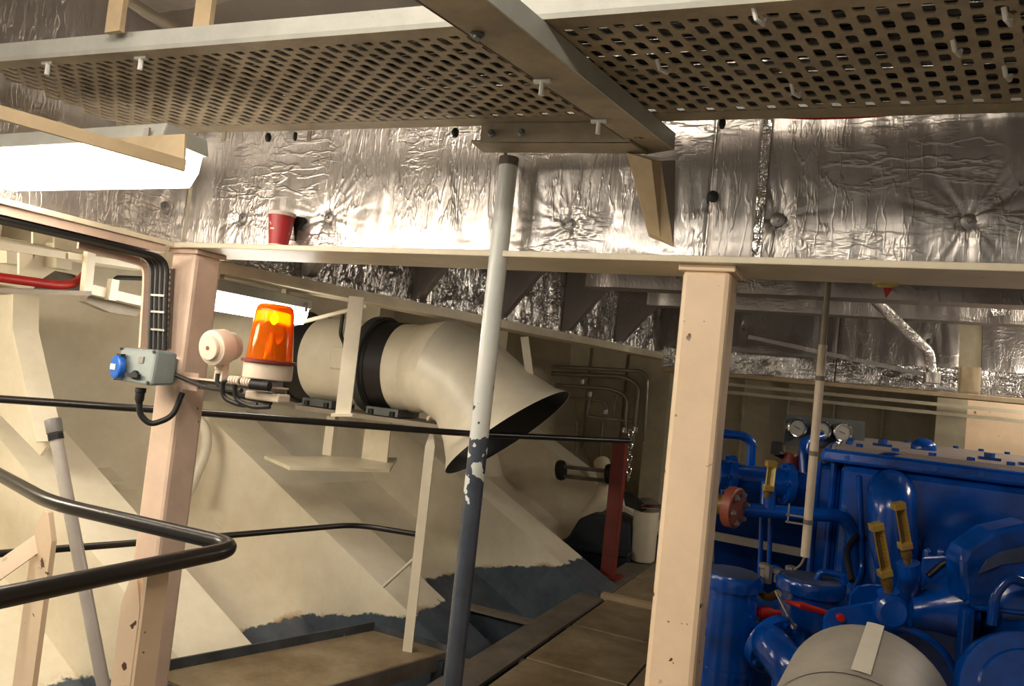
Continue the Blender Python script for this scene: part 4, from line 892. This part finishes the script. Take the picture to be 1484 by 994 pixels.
E_('oil_line', MB().tube(fillet([P(1245, 690, d=2.93), P(1250, 830, d=2.93), P(1232, 868, d=2.7)], .06), .011, 10))
E_('oil_line', MB().tube(fillet([P(1340, 830, d=2.8), P(1342, 730, d=2.93), P(1365, 712, d=2.95), P(1400, 716, d=2.95)], .05), .011, 10))
E_('junction', MB().box(P(1350, 770, d=2.86), P(1392, 800, d=2.92)), 'blue_dark', .008)
E_('name_plate', MB().bar(P(1400, 742, d=2.955), P(1440, 748, d=2.975), .003, .06), 'blue_dark')
for x, y in ((1108, 824), (1128, 832), (1146, 828)): E_('fitting', MB().lathe(P(x, y, d=2.85), (0, 0, 1), [(-.03, .016), (.0, .016), (.004, .022), (.018, .022), (.022, .012)], 6), 'deck_grey')
E_('shade_block', MB().hexa([P(1075, 1000, d=3.05), P(1220, 1000, d=3.05), P(1220, 1000, d=3.3), P(1075, 1000, d=3.3)], [P(1085, 872, d=3.05), P(1222, 880, d=3.05), P(1222, 876, d=3.3), P(1085, 868, d=3.3)]), 'blue_dark')  # dark block added behind the pipes as painted shade

# grey lagged drum in front of the engine
fe = V((.07, 2.2, .895)); da = V((math.sin(math.radians(-6)), -math.cos(math.radians(-6)), -.12)).normalized(); GR = .195; ne = fe+da*1.0
gd_ = thing('exhaust_drum', V((fe.x, fe.y, ZF)), 'pale grey lagged drum with a strip of tape in front of the engine', 'drum')
L_ = (ne-fe).length
MB().lathe(fe, da, [(0, GR*.2), (0, GR*.93), (.012, GR*.985), (.03, GR), (L_, GR)], 48).build('shell', 'grey_cyl', gd_)
MB().lathe(fe+da*.33, da, [(0, GR+.0015), (.004, GR+.0015)], 48, False).build('seam', 'seam', gd_)
# strip of tape lying along the top
up_ = (V((0, 0, 1))-da*da.z).normalized(); sd_ = up_.cross(da).normalized()
def surf(l, th): return fe+da*l+(up_*math.cos(th)+sd_*math.sin(th))*(GR+.003)
best = None
for k in range(-40, 41):
    th = k*.03; q = surf(.16, th)-EYE; z = q.dot(FW); x_ = W/2+FPX*q.dot(RT)/z
    if best is None or abs(x_-1257) < best[0]: best = (abs(x_-1257), th)
th0 = best[1]
MB().add([surf(l, th0+dt) for l in (.0, .1, .2, .31) for dt in (-.10, -.05, 0, .05, .10)], [(r*5+i, r*5+i+1, (r+1)*5+i+1, (r+1)*5+i) for r in range(3) for i in range(4)], True).build('tape_strip', 'tape', gd_)
for l in (.35,): MB().box((fe.x-.12, fe.y-.25, ZF), (fe.x+.12, fe.y-.05, fe.z-.1)).build('cradle', 'grey_paint', gd_)

# gauge board
gb = thing('gauge_board', P(1190, 660, d=4.0), 'dark grey board with three round chrome pressure gauges behind the engine', 'gauge board')
g4c = [P(*p, d=4.0) for p in ((1136, 645), (1252, 655), (1254, 611), (1140, 600))]
MB().prism(g4c, FW*.03).build('board', 'gauge_board', gb)
for x, y in ((1153, 619), (1188, 623), (1218, 626)):
    c = P(x, y, d=3.995); o = MB().lathe(c, -FW, [(0, .052), (.03, .052), (.036, .047), (.034, .041)], 28, False).build('gauge', 'chrome', gb)
    MB().lathe(c-FW*.028, -FW, [(0, .043), (.001, .043)], 28).build('dial', 'dial', o); MB().bar(c-FW*.031-RT*.02+UP*.01, c-FW*.031+RT*.012-UP*.006, .003, .001, up=FW).build('needle', 'black', o)
MB().tube([P(1165, 640, d=4.04), P(1163, 686, d=4.04)], .025, 10).build('post', 'gauge_board', gb)
MB().box(P(1118, 640, d=3.9), P(1132, 658, d=4.0)).build('switch_box', 'black', gb); MB().tube([P(1124, 655, d=3.95), P(1140, 662, d=3.95)], .02, 8).build('switch_arm', 'black', gb)
MB().lathe(P(1147, 668, d=3.9), (0, 0, 1), [(-.1, .05), (.0, .045), (.04, .03)], 12).build('valve_body', 'oxide_red', gb)
